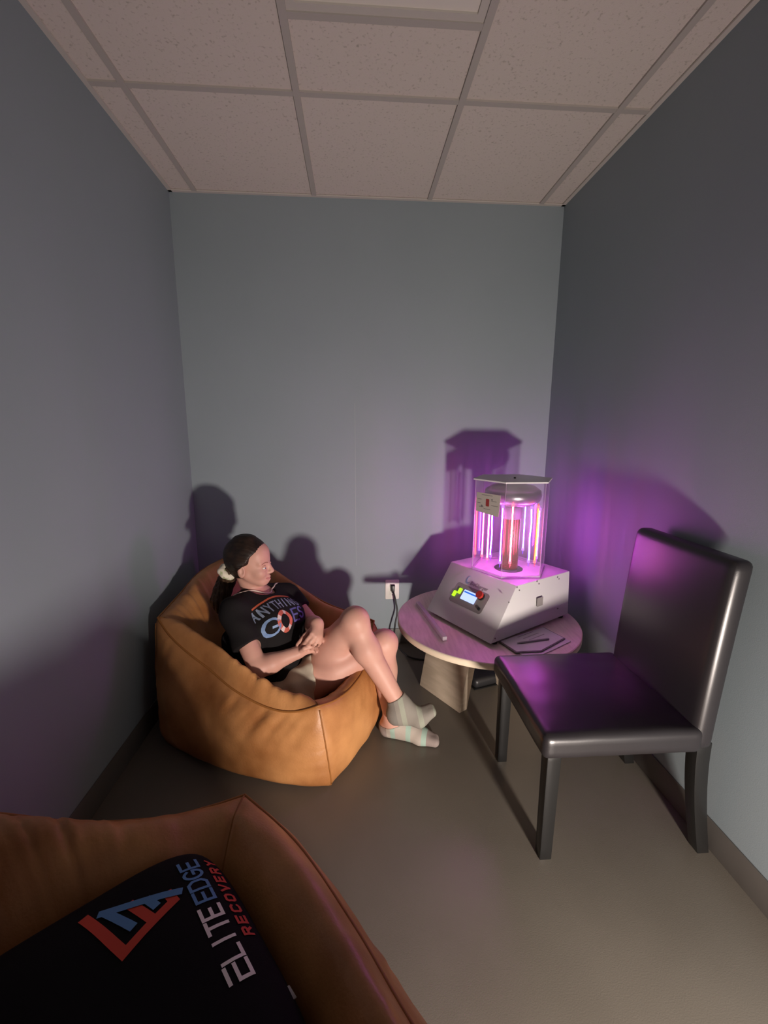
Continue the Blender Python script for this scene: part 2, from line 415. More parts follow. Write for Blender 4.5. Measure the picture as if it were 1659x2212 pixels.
def strip2d(line, w, step):
    """a thick polyline as small quads in 2d, joints mitred where the line bends gently"""
    P = [line[0]] + [q for p, q in zip(line[:-1], line[1:]) if math.hypot(q[0] - p[0], q[1] - p[1]) > 1e-6]
    n = len(P); closed = n > 3 and math.hypot(P[0][0] - P[-1][0], P[0][1] - P[-1][1]) < 1e-6
    D_ = []
    for a, b in zip(P[:-1], P[1:]):
        L = math.hypot(b[0] - a[0], b[1] - a[1]); D_.append(((b[0] - a[0]) / L, (b[1] - a[1]) / L))
    quads = []
    def side(i, seg, end):
        """offset direction at vertex i for the segment seg"""
        d = D_[seg]; o = None
        if end == 0 and (seg > 0 or closed): o = D_[seg - 1]
        if end == 1 and (seg < n - 2 or closed): o = D_[(seg + 1) % (n - 1)]
        nx, ny = -d[1], d[0]; ext = (0.0, 0.0)
        if o is not None:
            c = d[0] * o[0] + d[1] * o[1]
            if c > -0.2:
                mx, my = -d[1] - o[1], d[0] + o[0]; L = math.hypot(mx, my); mx /= L; my /= L
                k = 1 / max(0.35, mx * nx + my * ny); return (mx * k, my * k), ext
        s_ = -1 if end == 0 else 1
        return (nx, ny), (d[0] * s_ * w / 2, d[1] * s_ * w / 2)
    for sg in range(n - 1):
        a, b = P[sg], P[sg + 1]
        (ax, ay), ea = side(sg, sg, 0); (bx, by), eb = side(sg + 1, sg, 1)
        a0_ = (a[0] + ea[0] - ax * w / 2, a[1] + ea[1] - ay * w / 2); a1_ = (a[0] + ea[0] + ax * w / 2, a[1] + ea[1] + ay * w / 2)
        b0__ = (b[0] + eb[0] - bx * w / 2, b[1] + eb[1] - by * w / 2); b1_ = (b[0] + eb[0] + bx * w / 2, b[1] + eb[1] + by * w / 2)
        m = max(1, int(math.hypot(b[0] - a[0], b[1] - a[1]) / step))
        lp_ = lambda p, q, t_: (p[0] + (q[0] - p[0]) * t_, p[1] + (q[1] - p[1]) * t_)
        for k in range(m):
            t0, t1 = k / m, (k + 1) / m
            quads.append([lp_(a0_, b0__, t0), lp_(a0_, b0__, t1), lp_(a1_, b1_, t1), lp_(a1_, b1_, t0)])
    return quads
def text2d(s, x, y, w, h, gap, sw, step=0.006, bend=None, slant=0.0):
    quads = []
    for ch in s:
        if ch != ' ':
            for line in GL[ch]:
                quads += strip2d([(x + (px + slant * py) * w, y + py * h) for px, py in line], sw, step)
        x += w + gap
    if bend: quads = [[bend(*p) for p in q] for q in quads]
    return quads
def decal(name, quads, tree, O, U, V, direction, m, parent, off=0.0015, label=None, far=0.5):
    O, U, V, d = Vector(O), Vector(U), Vector(V), Vector(direction).normalized(); VV, FF = [], []
    for q in quads:
        pts = []
        for p in q:
            s = O + U * p[0] + V * p[1] - d * far
            hit = tree.ray_cast(s, d, 3 * far)
            if hit[0] is None: pts = None; break
            nn = hit[1] if hit[1].dot(d) < 0 else -hit[1]
            pts.append(hit[0] + nn * off)
        if pts and max((pts[i] - pts[i - 1]).length for i in range(len(pts))) < 0.04:
            n = len(VV); VV += pts; FF.append(tuple(range(n, n + len(pts))))
    return obj(name, VV, FF, m, parent, smooth=True, label=label)

# ------------------------------------------------------------------ the room
YB = -1.25
T = 0.1
struct(obj('floor', *boxg((W / 2, (D + YB) / 2, -T / 2), (W + 2 * T, D - YB + 2 * T, T)), M['floor'], smooth=False))
struct(obj('wall_back', *boxg((W / 2, D + T / 2, H / 2), (W + 2 * T, T, H + 0.1)), M['wall'], smooth=False))
struct(obj('wall_left', *boxg((-T / 2, (D + YB) / 2, H / 2), (T, D - YB, H + 0.1)), M['wall'], smooth=False))
struct(obj('wall_right', *boxg((W + T / 2, (D + YB) / 2, H / 2), (T, D - YB, H + 0.1)), M['wall'], smooth=False))
struct(obj('wall_front', *boxg((W / 2, YB - T / 2, H / 2), (W + 2 * T, T, H + 0.1)), M['wall'], smooth=False))
bbh, bbt = 0.103, 0.006
struct(obj('baseboard_back', *boxg((W / 2, D - bbt / 2, bbh / 2), (W, bbt, bbh)), M['base'], bevel=0.002))
struct(obj('baseboard_left', *boxg((bbt / 2, (D + YB) / 2, bbh / 2), (bbt, D - YB, bbh)), M['base'], bevel=0.002))
struct(obj('baseboard_right', *boxg((W - bbt / 2, (D + YB) / 2, bbh / 2), (bbt, D - YB, bbh)), M['base'], bevel=0.002))
struct(obj('wall_line', *boxg((0.946, D - .0006, 1.01), (.0022, .0014, .97)), mat('pale_line_paint', (0.36, 0.40, 0.42), 0.5), smooth=False))  # thin pale vertical line on the back wall
# ceiling: tiles in a T-bar grid
struct(obj('ceiling', *boxg((W / 2, (D + YB) / 2, H + 0.06), (W + 2 * T, D - YB + 2 * T, 0.05)), M['tile'], smooth=False))
b0, t = 0.1333, 0.61
xs = [0.0, b0, b0 + t, b0 + 2 * t, b0 + 3 * t, W]
y1 = D - 0.727; y2 = y1 - 0.314
ysmid = [D, y1, y2, y2 - 1.22, YB]; ysside = [D, y1, y1 - 1.22, YB]
gw = 0.024
tl = struct(bpy.data.objects.new('trim_1', None)); COL.objects.link(tl)
gi = []
for x in xs[1:5]: gi.append(boxg((x, (D + YB) / 2, H + 0.004), (gw, D - YB, 0.008)))
for i in range(5):
    ys = ysmid if i == 2 else ysside
    for y in ys[1:-1]:
        gi.append(boxg(((xs[i] + xs[i + 1]) / 2, y, H + 0.0045), (xs[i + 1] - xs[i] - gw, gw, 0.007)))
obj('ceiling_grid', *join(*gi), M['grid'], tl, smooth=False)
an = [boxg((W / 2, D - 0.009, H + 0.003), (W, 0.018, 0.006)), boxg((0.009, (D + YB) / 2, H + 0.003), (0.018, D - YB, 0.006)), boxg((W - 0.009, (D + YB) / 2, H + 0.003), (0.018, D - YB, 0.006))]
obj('wall_angle', *join(*an), M['trimpaint'], tl, smooth=False)
for i in range(5):
    ys = ysmid if i == 2 else ysside
    for j in range(len(ys) - 1):
        if i == 2 and j == 2: continue
        v, f = boxg(((xs[i] + xs[i + 1]) / 2, (ys[j] + ys[j + 1]) / 2, H + 0.018), (xs[i + 1] - xs[i] - 0.004, ys[j] - ys[j + 1] - 0.004, 0.02))
        obj('ceiling_tile', v, f, M['tile'], tl, smooth=False)
cl = thing('ceiling_light', 'unlit flat ceiling light panel set among the tiles at the top edge', 'light', ((xs[2] + xs[3]) / 2, (ysmid[2] + ysmid[3]) / 2, H + 0.01))
cx, cy = cl.location.x, cl.location.y; lw, ll = t - gw, 1.22 - gw
obj('diffuser', *boxg((cx, cy, H + 0.014), (lw - 0.05, ll - 0.05, 0.006)), M['panel'], cl, smooth=False)
obj('frame', *join(boxg((cx, cy + ll / 2 - 0.0125, H + 0.012), (lw, 0.025, 0.014)), boxg((cx, cy - ll / 2 + 0.0125, H + 0.012), (lw, 0.025, 0.014)),
    boxg((cx - lw / 2 + 0.0125, cy, H + 0.012), (0.025, ll - 0.05, 0.014)), boxg((cx + lw / 2 - 0.0125, cy, H + 0.012), (0.025, ll - 0.05, 0.014))), M['trimpaint'], cl, smooth=False)

# ------------------------------------------------------------------ bean bags
def bean_bag(name, label, loc, seam_edges, base4, pit, pit_r, pit_z, puff=0.05, bulge=0.05, seed=0, ns=56, wr=1.0, bb=(0, 0, 0, 0), ew=(1, 1, 1, 1), pw=(1, 1, 1, 1), lump=0.0):
    """seam_edges: four polylines corner to corner (counter-clockwise); base4: four floor corners in the same order"""
    root = thing(name, label, 'bean bag', loc)
    seam = []; base = []; sp = []
    for e in range(4):
        pts = catmull(seam_edges[e], 8); rs = resample(pts, ns + 1)[:-1]; seam.append(rs)
        a, b = np.array(base4[e]), np.array(base4[(e + 1) % 4]); s = np.linspace(0, 1, ns + 1)[:-1]
        base.append(a + (b - a) * s[:, None]); sp.append(s)
    seam = np.concatenate(seam); base = np.concatenate(base); sp = np.concatenate(sp); N = len(seam)
    ctr = np.array([base[:, 0].mean(), base[:, 1].mean(), 0.0])
    tan = np.roll(base, -3, 0) - np.roll(base, 3, 0); out = np.stack([tan[:, 1], -tan[:, 0], 0 * tan[:, 0]], 1)
    out /= np.linalg.norm(out, axis=1)[:, None]; sg = np.sign(((base - ctr) * out).sum(1)); out *= sg[:, None]
    cf_ = np.clip(np.sin(PI * sp), 0, 1) ** 0.6                      # 0 at the corners, 1 mid-edge
    rng = np.random.RandomState(seed); ph = rng.rand(8) * 6.28
    arc = np.arange(N) / ns
    wrkf = lambda sh_, k_=1.0: sum(np.sin((arc + sh_) * f_ * k_ + p_) * a_ for f_, p_, a_ in ((52, ph[0], .5), (83, ph[1], .5), (31, ph[2], .4), (125, ph[3], .35), (160, ph[6], .2)))
    wmask = np.clip(0.55 + 0.6 * np.sin(arc * 5.3 + ph[4]) + 0.3 * np.sin(arc * 11 + ph[5]), 0.05, .85) * np.clip(cf_, .1, 1) * np.repeat(np.array(ew, float), ns)
    pws = np.repeat(np.array(pw, float), ns)
    bbv = np.repeat(np.array(bb, float), ns) * np.sin(PI * sp) ** 0.6; base = base + out * bbv[:, None]
    rings = []
    R1 = 26
    for i in range(R1 + 1):
        q = i / R1
        pt = base + (seam - base) * q
        sw = math.sin(PI * min(1, q * 0.98 + 0.02)) ** 0.7
        pt = pt + out * (bulge * sw * (.35 + .65 * cf_))[:, None]
        ins = 0.035 * max(0, 1 - q / 0.12) ** 2
        pt = pt - out * ins * (0.35 + 0.65 * cf_)[:, None]
        amp = 0.0070 * wr * math.exp(-((1 - q) / 0.30) ** 2) * (1 - math.exp(-((1 - q) / 0.05) ** 2)) * 1.6
        pt = pt + out * (amp * wrkf(.30 * (1 - q) ** .8) * wmask)[:, None]
        cr_ = np.exp(-(np.minimum(sp, 1 - sp) / .10)) * (np.minimum(sp, 1 - sp) > .004)
        pt = pt + out * (.0022 * wr * cr_ * np.sin(q * 62 + arc * 9 + ph[7] + 2.2 * np.sin(q * 9)) * math.sin(PI * q))[:, None]
        rings.append(pt)
    pc = np.array([pit[0], pit[1], pit_z])
    ang = np.unwrap(np.arctan2(seam[:, 1] - pit[1], seam[:, 0] - pit[0]))
    pr_ = np.stack([pit[0] + pit_r[0] * np.cos(ang), pit[1] + pit_r[1] * np.sin(ang), np.full(N, pit_z)], 1)
    R2 = 26
    for i in range(1, R2 + 1):
        q = i / R2
        pt = seam + (pr_ - seam) * q
        zz = seam[:, 2] + (pit_z - seam[:, 2]) * (q * q * (3 - 2 * q)) ** 1.25
        pf = puff * (math.sin(PI * min(1, q * 1.7)) if q < 0.588 else 0) * cf_ * pws
        pt[:, 2] = zz + pf
        amp = 0.0085 * wr * math.exp(-((q - 0.26) / 0.22) ** 2)
        pt[:, 2] += amp * wrkf(-.18 * q, 1.2) * wmask
        rings.append(pt)
    for i in range(1, 6):
        q = i / 6; pt = pr_ + (pc - pr_) * q; rings.append(pt)
    V = np.concatenate(rings); nr = len(rings)
    for i in range(len(V)):
        p = Vector(V[i]); k = noise.noise(p * 5.5 + Vector((seed, 0, 0))) * 0.010 + noise.noise(p * 14) * 0.004
        ri = i // N
        w = 0.0 if ri in (0, R1) else 1.0
        if lump and ri > R1: k += lump * (.5 - abs(noise.noise(Vector((p.x * 4 + 3, p.y * 4 + p.x * 3, p.z * 2))))) * min(1, (ri - R1) / 5)
        if ri < R1: V[i] += out[i % N] * k * w
        else: V[i, 2] += k * w
    V[:, 2] = np.maximum(V[:, 2], 0.001); V[:, 0] = np.clip(V[:, 0], 0.008, W - 0.01); V[:, 1] = np.minimum(V[:, 1], D - 0.01)
    F = []
    for r_ in range(nr - 1):
        for k in range(N): F.append((r_ * N + k, r_ * N + (k + 1) % N, (r_ + 1) * N + (k + 1) % N, (r_ + 1) * N + k))
    c0 = len(V); V = np.vstack([V, pc[None], ctr[None] + np.array([[0, 0, 0.001]])])
    for k in range(N):
        F.append(((nr - 1) * N + k, (nr - 1) * N + (k + 1) % N, c0)); F.append(((k + 1) % N, k, c0 + 1))
    body = obj('cover', V, F, M['leather'], root)
    # piping along the top seam and stitched seams down the corners and into the seat
    sm = V[R1 * N:(R1 + 1) * N]
    obj('piping', *tubeg([Vector(p) for p in sm], 0.0045, 8, closed=True), M['leather_seam'], root)
    for e in range(4):
        path = [Vector(V[r_ * N + e * ns]) for r_ in range(1, R1)]
        obj('corner_seam', *tubeg(path, 0.003, 6), M['leather_seam'], root)
    for e in range(4):
        path = [Vector(V[r_ * N + e * ns]) for r_ in range(R1, R1 + R2 - 4)]
        obj('seat_seam', *tubeg(path, 0.0025, 6), M['leather_seam'], root)
    return root, V, F

F1 = (.800, 1.490, .335); L1 = (.075, 1.865, .535); B1 = (.27, 2.44, .66); R1_ = (1.03, 2.02, .425)
bag1, bagV, bagF = bean_bag('bean_bag', 'tan leather bean bag chair with the seated person in it', (0.62, 1.85, 0),
    [[F1, (.86, 1.57, .305), (.925, 1.665, .30), (.985, 1.79, .33), R1_],
     [R1_, (.93, 2.08, .44), (.78, 2.16, .47), (.62, 2.27, .53), (.45, 2.38, .60), B1],
     [B1, (.14, 2.27, .62), (.09, 2.06, .56), L1],
     [L1, (.15, 1.80, .48), (.24, 1.745, .43), (.34, 1.69, .385), (.45, 1.61, .345), (.555, 1.555, .315), (.645, 1.515, .305), (.725, 1.495, .313), F1]],
    [(.845, 1.470, 0), (1.09, 2.05, 0), (.36, 2.52, 0), (.095, 1.765, 0)],
    (.62, 1.87), (.17, .15), 0.12, puff=0.045, bulge=0.045, seed=3, bb=(.02, 0, 0, .07), ew=(.25, .4, .7, 1.35), pw=(.3, .8, 1.0, 2.7))

F2 = (.66, .97, .45); L2 = (.03, .80, .60); B2 = (.36, .02, .66); R2_ = (1.34, .16, .43)  # right corner stretched out of view to throw shade on the other bag
bag2, bag2V, bag2F = bean_bag('bean_bag', 'tan leather bean bag chair in the near left corner holding a black cushion', (0.6, 0.5, 0),
    [[F2, (.80, .86, .42), (.93, .69, .41), (1.04, .51, .42), (1.17, .34, .43), R2_],
     [R2_, (.95, .18, .48), (.70, .04, .56), B2],
     [B2, (.15, .25, .68), (.06, .50, .67), L2],
     [L2, (.16, .84, .56), (.32, .875, .49), (.48, .91, .455), (.58, .945, .445), F2]],
    [(.70, .98, 0), (1.37, .15, 0), (.38, .02, 0), (.05, .82, 0)],
    (.60, .45), (.15, .14), 0.24, puff=0.085, bulge=0.07, seed=11, ew=(.8, .7, .7, .9), pw=(1.0, 1, 1, .75), lump=.04)

# ------------------------------------------------------------------ cushions
def cushion_mesh(c, e1, e2, e3, hx, hy, th, n=36, seed=0):
    V, F = [], []; c, e1, e2, e3 = map(Vector, (c, e1, e2, e3))
    def pt(u, v, s):
        rc = 1 - .16 * (abs(u) * abs(v)) ** 3; pin = rc * (1 - 0.04 * (1 - abs(v) ** 2.0) * (abs(u) ** 2)); pin2 = rc * (1 - 0.04 * (1 - abs(u) ** 2.0) * (abs(v) ** 2))
        prof = max(0, (1 - u ** 4)) ** 0.5 * max(0, (1 - v ** 4)) ** 0.5
        k = noise.noise(Vector((u * 2.5 + seed, v * 2.5, s))) * 0.06 * prof
        return c + e1 * (u * hx * pin) + e2 * (v * hy * pin2) + e3 * (s * th * (prof ** 0.9) * (1 + k))
    for s in (1, -1):
        n0 = len(V)
        for i in range(n + 1):
            for j in range(n + 1):
                u = math.sin((-1 + 2 * i / n) * PI / 2); v = math.sin((-1 + 2 * j / n) * PI / 2)
                V.append(pt(u, v, s))
        for i in range(n):
            for j in range(n):
                q = (n0 + i * (n + 1) + j, n0 + (i + 1) * (n + 1) + j, n0 + (i + 1) * (n + 1) + j + 1, n0 + i * (n + 1) + j + 1)
                F.append(q if s > 0 else q[::-1])
    edge = []
    for a in np.linspace(-1, 1, 30)[:-1]: edge.append(pt(math.sin(a * PI / 2), -1, 1))
    for a in np.linspace(-1, 1, 30)[:-1]: edge.append(pt(1, math.sin(a * PI / 2), 1))
    for a in np.linspace(1, -1, 30)[:-1]: edge.append(pt(math.sin(a * PI / 2), 1, 1))
    for a in np.linspace(1, -1, 30)[:-1]: edge.append(pt(-1, math.sin(a * PI / 2), 1))
    return V, F, edge

e1 = Vector((-0.62, 0.785, 0)); e2 = Vector((-0.785, -0.62, 0))
e3 = Vector((0.0, 0.0, 1))
cus = thing('throw_cushion', 'black throw cushion with red, blue and white printed logo, lying in the near bean bag', 'cushion', (.56, .50, .40))
cV, cF, cE = cushion_mesh((.56, .50, .40), e1, e2, e3, .285, .275, .115, seed=2)
obj('cover', cV, cF, M['cushion'], cus)
obj('piping', *tubeg(cE, 0.003, 6, closed=True), M['cushion'], cus)
ctree = BVHTree.FromPolygons([Vector(v) for v in cV], cF)
dn = (0, 0, -1)
TO = Vector((.752, .592, .6))
st = 0.004
def cbend(x, y):
    return (x, y)
qs = text2d('e', -.032, 0.0, .026, .036, .006, .0060, st) + text2d('LITE', .002, 0.0, .021, .034, .0075, .0060, st)
decal('white_lettering', qs, ctree, TO, e1, e2, dn, M['p_white'], cus, label='white lettering')
qs = text2d('EDGE', .124, 0.0, .022, .032, .007, .0055, st)
decal('blue_lettering', qs, ctree, TO, e1, e2, dn, M['p_blue'], cus, label='blue lettering')
qs = text2d('RECOVERY', .036, -.032, .014, .015, .011, .0045, st)
decal('red_lettering', qs, ctree, TO, e1, e2, dn, M['p_red'], cus, label='small red lettering')
# logo: two interlocked angular letters
LO = Vector((.561, .594, .6))
def wline(pts, w): return strip2d(pts, w, st)
a_ = Vector((.463 - .561, .657 - .594, 0)); b_ = Vector((.611 - .561, .683 - .594, 0))
red = [[(1, 0), (0, 0), (0, 1.0)], [(0, .50), (.38, .62)], [(0, 1.0), (.2, 1.05)]]
def aff(p): q = a_ * p[0] + b_ * p[1]; return (q.x, q.y)
qs = []
for l in ([(1, 0), (0, 0), (0, .92), (.16, .95)], [(0.05, .53), (.55, .515)]): qs += wline([aff(p) for p in l], .0165)
decal('logo_red', qs, ctree, LO, (1, 0, 0), (0, 1, 0), dn, M['p_red'], cus, label='red angular logo stroke')
qs = []
for l in ([(.24, .29), (.78, .22)], [(.84, .19), (.06, 1.06)], [(.36, .70), (.20, .70)]): qs += wline([aff(p) for p in l], .0145)
decal('logo_blue', qs, ctree, LO, (1, 0, 0), (0, 1, 0), dn, M['p_blue'], cus, off=.0028, label='blue angular logo stroke')
obj('care_tag', *boxg((.822, .562, .450), (.03, .022, .002), Matrix.Rotation(math.radians(40), 3, 'Z') @ Matrix.Rotation(0.35, 3, 'Y')), M['tag_grey'], cus, label='small grey care tag')

# cushion behind her back
S_ = Vector((.54, .83, -.12)).normalized()
bc = thing('throw_cushion', 'plain black cushion tucked behind the back of the seated person', 'cushion', (.42, 1.86, .34))
f3 = Vector((.78, -.50, .38)).normalized(); u3 = f3.cross(S_).normalized() * -1
u3 = S_.cross(f3).normalized() * -1
if u3.z < 0: u3 = -u3
V_, F_, E_ = cushion_mesh((.475, 1.915, .335), S_, u3, f3, .17, .15, .05, seed=5)
obj('cover', V_, F_, M['cushion'], bc)
obj('piping', *tubeg(E_, 0.003, 6, closed=True), M['cushion'], bc)

# ------------------------------------------------------------------ side table
TC = (1.573, 1.965); TR = .428; TZ = .45
tb = thing('side_table', 'round pale wood side table with slanted panel legs in the back right corner', 'table', (TC[0], TC[1], 0))
obj('table_top', *lathe([(0.0, -.032), (TR - .004, -.032), (TR, -.029), (TR, -.003), (TR - .003, 0.0), (0.0, 0.0)], (TC[0], TC[1], TZ), 96), M['woodtop'], tb, autos=30)
obj('edge_band', *lathe([(TR - .001, -.031), (TR + .0015, -.029), (TR + .0015, -.002), (TR - .001, -.001)], (TC[0], TC[1], TZ), 96), M['edge'], tb, label='pale edge band')
def panel_leg(p0, p1, lean, th):
    p0 = Vector((*p0, 0)); p1 = Vector((*p1, 0)); d = (p1 - p0).normalized(); nn = Vector((d.y, -d.x, 0))
    if nn.dot(Vector((*TC, 0)) - p0) < 0: nn = -nn
    b4 = [p0, p1, p1 + nn * th, p0 + nn * th]
    zt = Vector((0, 0, TZ - .032)); t4 = [p + nn * lean + zt for p in (p0 - d * .0, p1, p1 + nn * th, p0 + nn * th)]
    return hexa(b4, t4)
for k in range(2):
    a = PI * k; c, s = math.cos(a), math.sin(a)
    rot = lambda p: (TC[0] + (p[0] - TC[0]) * c - (p[1] - TC[1]) * s, TC[1] + (p[0] - TC[0]) * s + (p[1] - TC[1]) * c)
    obj('leg', *panel_leg(rot((1.272, 2.083)), rot((1.427, 1.839)), .085, .050), M['wood'], tb, bevel=.002)

# ------------------------------------------------------------------ glowing machine on the table
mc = thing('light_therapy_machine', 'white slanted tabletop machine with clear hexagonal chamber of glowing pink tubes', 'machine', (1.66, 1.95, TZ))
a0 = Vector((1.295, 2.047, .465)); b0_ = Vector((1.505, 1.675, .465)); c0 = Vector((1.978, 1.957, .465)); d0 = a0 + (c0 - b0_)
A0 = Vector((1.432, 2.162, .68)); C0 = Vector((1.975, 1.970, .68))
mU = (b0_ - a0).normalized(); mV = ((A0 - a0) - mU * (A0 - a0).dot(mU)).normalized()
A0 = a0 + mU * (-.026) + mV * .2775; B0 = a0 + mU * .400 + mV * .2775; D0 = A0 + (C0 - B0)
obj('housing', *hexa([a0, b0_, c0, d0], [A0, B0, C0, D0]), M['white_metal'], mc, bevel=.004)
mU = (b0_ - a0).normalized(); mV = ((A0 - a0) - mU * (A0 - a0).dot(mU)).normalized(); mN = mU.cross(mV).normalized()
if mN.x > 0: mN = -mN
pan = obj('control_panel', *onplane(a0, mU, mV, mN, rrect(.092, .092, .304, .193, .016), 0, .0015), M['grey_panel'], mc, smooth=False)
obj('lcd_screen', *onplane(a0, mU, mV, mN, rrect(.154, .122, .243, .172, .003), .0015, .004), emissive('lcd_glow', (0.42, 0.52, 1.0), 1.55), pan, smooth=False, label='lit pale blue screen')
obj('screen_header', *onplane(a0, mU, mV, mN, rrect(.158, .158, .239, .165, .001), .004, .0045), emissive('lcd_header', (0.03, 0.16, 0.75), 1.0), pan, smooth=False, label='darker blue title bar')
for u, v in ((.108, .133), (.131, .155)):
    obj('rocker_switch', *onplane(a0, mU, mV, mN, rrect(u - .009, v - .014, u + .009, v + .014, .003), .0015, .006), emissive('green_lamp', (0.42, 1.0, 0.02), 1.6), pan, smooth=False, label='lit green switch')
def disc_on(u, v, r, h0, h1): return onplane(a0, mU, mV, mN, circ(u, v, r), h0, h1)
kb = obj('stop_knob', *join(disc_on(.262, .172, .0105, .0015, .014), disc_on(.262, .172, .0175, .014, .026)), M['red_plastic'], pan, autos=30, label='red mushroom button')
obj('knob_collar', *disc_on(.262, .170, .018, .001, .008), M['dark_plastic'], kb, autos=30)
obj('toggle_switch', *disc_on(.284, .114, .007, .001, .008), M['dark_plastic'], pan, autos=30)
# logo
cres = [(math.cos(a), math.sin(a)) for a in np.linspace(math.radians(95), math.radians(325), 22)]
inn = [(0.30 + .84 * math.cos(a), .22 + .84 * math.sin(a)) for a in np.linspace(math.radians(310), math.radians(108), 22)]
obj('crescent_logo', *onplane(a0, mU, mV, mN, [(.142 + p[0] * .016, .222 + p[1] * .021) for p in cres + inn], 0, .0012), M['blueink'], mc, smooth=False)
def fonttext(name, s, size, O, U, V, N, m, parent, h=.0012, sx=1.0):
    cu = bpy.data.curves.new(name, 'FONT'); cu.body = s; cu.size = size; cu.extrude = 0; cu.resolution_u = 4
    to = bpy.data.objects.new(name, cu); COL.objects.link(to); bpy.context.view_layer.update()
    me = bpy.data.meshes.new_from_object(to.evaluated_get(bpy.context.evaluated_depsgraph_get())); COL.objects.unlink(to); bpy.data.objects.remove(to)
    vv = [Vector(O) + Vector(U) * v.co.x * sx + Vector(V) * v.co.y + Vector(N) * h for v in me.vertices]; ff = [tuple(p.vertices) for p in me.polygons]
    return obj(name, vv, ff, m, parent, smooth=False)
fonttext('panel_lettering', 'BioCharger', .026, a0 + mU * .162 + mV * .203, mU, mV, mN, M['ink'], mc, sx=.92)
# right side: screws, vent
sU = (c0 - b0_).normalized(); sN = Vector((sU.y, -sU.x, 0)).normalized(); sV = Vector((0, 0, 1))
if sN.y > 0: sN = -sN
obj('side_vent', *onplane(b0_, sU, sV, sN, rrect(.296, .097, .337, .138, .002), 0, .002), M['grey_panel'], mc, smooth=False, label='small dark square vent')
for u, v in ((.10, .165), (.025, .02), (.165, .205), (.30, .207), (.45, .20), (.46, .05)):
    obj('screw', *onplane(b0_, sU, sV, sN, circ(u, v, .0035, 12), 0, .002), M['ink'], mc, smooth=False)
for p in (a0, b0_, c0, d0):
    q = p + (Vector((1.69, 1.97, .465)) - p) * .14
    obj('foot', *lathe([(.0, 0), (.014, 0), (.016, .015), (0, .015)], (q.x, q.y, TZ), 20), M['dark_plastic'], mc)
# chamber
HC = Vector((1.694, 2.038, 0)); HR = .181
hp = lambda r, o=0: [(HC.x + r * math.cos(math.radians(-119 + 60 * k + o)), HC.y + r * math.sin(math.radians(-119 + 60 * k + o))) for k in range(6)]
P6 = hp(HR); Z0, Z1 = .682, 1.118
for k in range(6):
    p, q = P6[k], P6[(k + 1) % 6]
    d = Vector((q[0] - p[0], q[1] - p[1], 0)).normalized(); nn = Vector((d.y, -d.x, 0)) * .0025
    mid = Vector(((p[0] + q[0]) / 2, (p[1] + q[1]) / 2, 0)); ln = math.hypot(q[0] - p[0], q[1] - p[1]) - .006
    pl = obj('acrylic_pane', *onplane(mid, d, (0, 0, 1), nn.normalized(), [(-ln / 2, Z0), (ln / 2, Z0), (ln / 2, Z1), (-ln / 2, Z1)], -.002, .002), M['acrylic'], mc, smooth=False)
    obj('pane_joint', *tubeg([Vector((p[0], p[1], Z0)), Vector((p[0], p[1], Z1))], .0016, 8), M['acr_edge'], mc)
rim = []
for r, z in ((HR + .004, Z0), (HR - .006, Z0), (HR - .006, Z0 + .008), (HR + .004, Z0 + .008)): rim.append((r, z))
RV, RF = [], []
for k in range(6):
    for r, z in rim:
        x, y = hp(r)[k]; RV.append((x, y, z))
for k in range(6):
    for j in range(4): RF.append((k * 4 + j, k * 4 + (j + 1) % 4, ((k + 1) % 6) * 4 + (j + 1) % 4, ((k + 1) % 6) * 4 + j))
obj('chamber_rim', RV, RF, M['acr_edge'], mc, smooth=False)
ld = obj('lid', *prism(hp(HR + .012), Z1, Z1 + .007), M['lid'], mc, bevel=.001, smooth=False, label='thin hexagonal lid')
obj('lid_knob', *lathe([(0, 0), (.005, 0), (.005, .006), (0, .006)], (HC.x, HC.y - .02, Z1 + .007), 16), M['dark_plastic'], ld)
cxy = (HC.x - .002, HC.y - .01)
obj('coil_socket', *lathe([(0, 0), (.068, 0), (.068, .0015), (0, .0015)], (cxy[0], cxy[1], .681), 40), M['dark_plastic'], mc, label='dark round opening around the coil')
coil_prof = [(.0, 0)] + [(.043 + .0003 * math.sin(z * 1300), z) for z in np.linspace(0, .25, 160)] + [(0, .25)]
obj('coil', *lathe(coil_prof, (cxy[0], cxy[1], .683), 40), M['coil'], mc, label='red wound coil column')
obj('collar', *lathe([(.0, 0), (.047, 0), (.05, .004), (.05, .055), (.047, .06), (0, .06)], (cxy[0], cxy[1], .933), 40), M['collar'], mc)
obj('top_dome', *lathe([(0, 0), (.05, .0), (.095, .008), (.125, .028), (.133, .05), (.128, .075), (.10, .095), (.05, .105), (0, .108)], (cxy[0], cxy[1], .995), 56), M['silver'], mc, label='round aluminium dome')
# label sheet on the left pane
p, q = Vector((*P6[5], 0)), Vector((*P6[0], 0)); lU = (q - p).normalized(); lN = Vector((lU.y, -lU.x, 0)); 
if lN.y > 0: lN = -lN
LOp = p + Vector((0, 0, 0)) + lN * .0035
quad = [(.012, 1.062), (.158, 1.062), (.150, .962), (.012, .972)]
sh = obj('label_sheet', *onplane(LOp, lU, (0, 0, 1), lN, quad, 0, .0008), mat('label_paper', (.46, .42, .38), .6), mc, smooth=False, label='white printed sheet with small red picture')
obj('label_picture', *onplane(LOp, lU, (0, 0, 1), lN, rrect(.072, 1.002, .092, 1.037, .004), .0008, .0012), mat('label_red', (.28, .03, .03), .6), sh, smooth=False)
tx = []
for x0, z0, x1 in ((.045, 1.052, .11), (.02, 1.03, .045), (.02, 1.012, .04), (.105, 1.028, .135), (.105, 1.008, .145), (.03, .995, .06), (.06, .988, .10)):
    tx.append(onplane(LOp, lU, (0, 0, 1), lN, [(x0, z0), (x1, z0), (x1, z0 + .0022), (x0, z0 + .0022)], .0008, .0011))
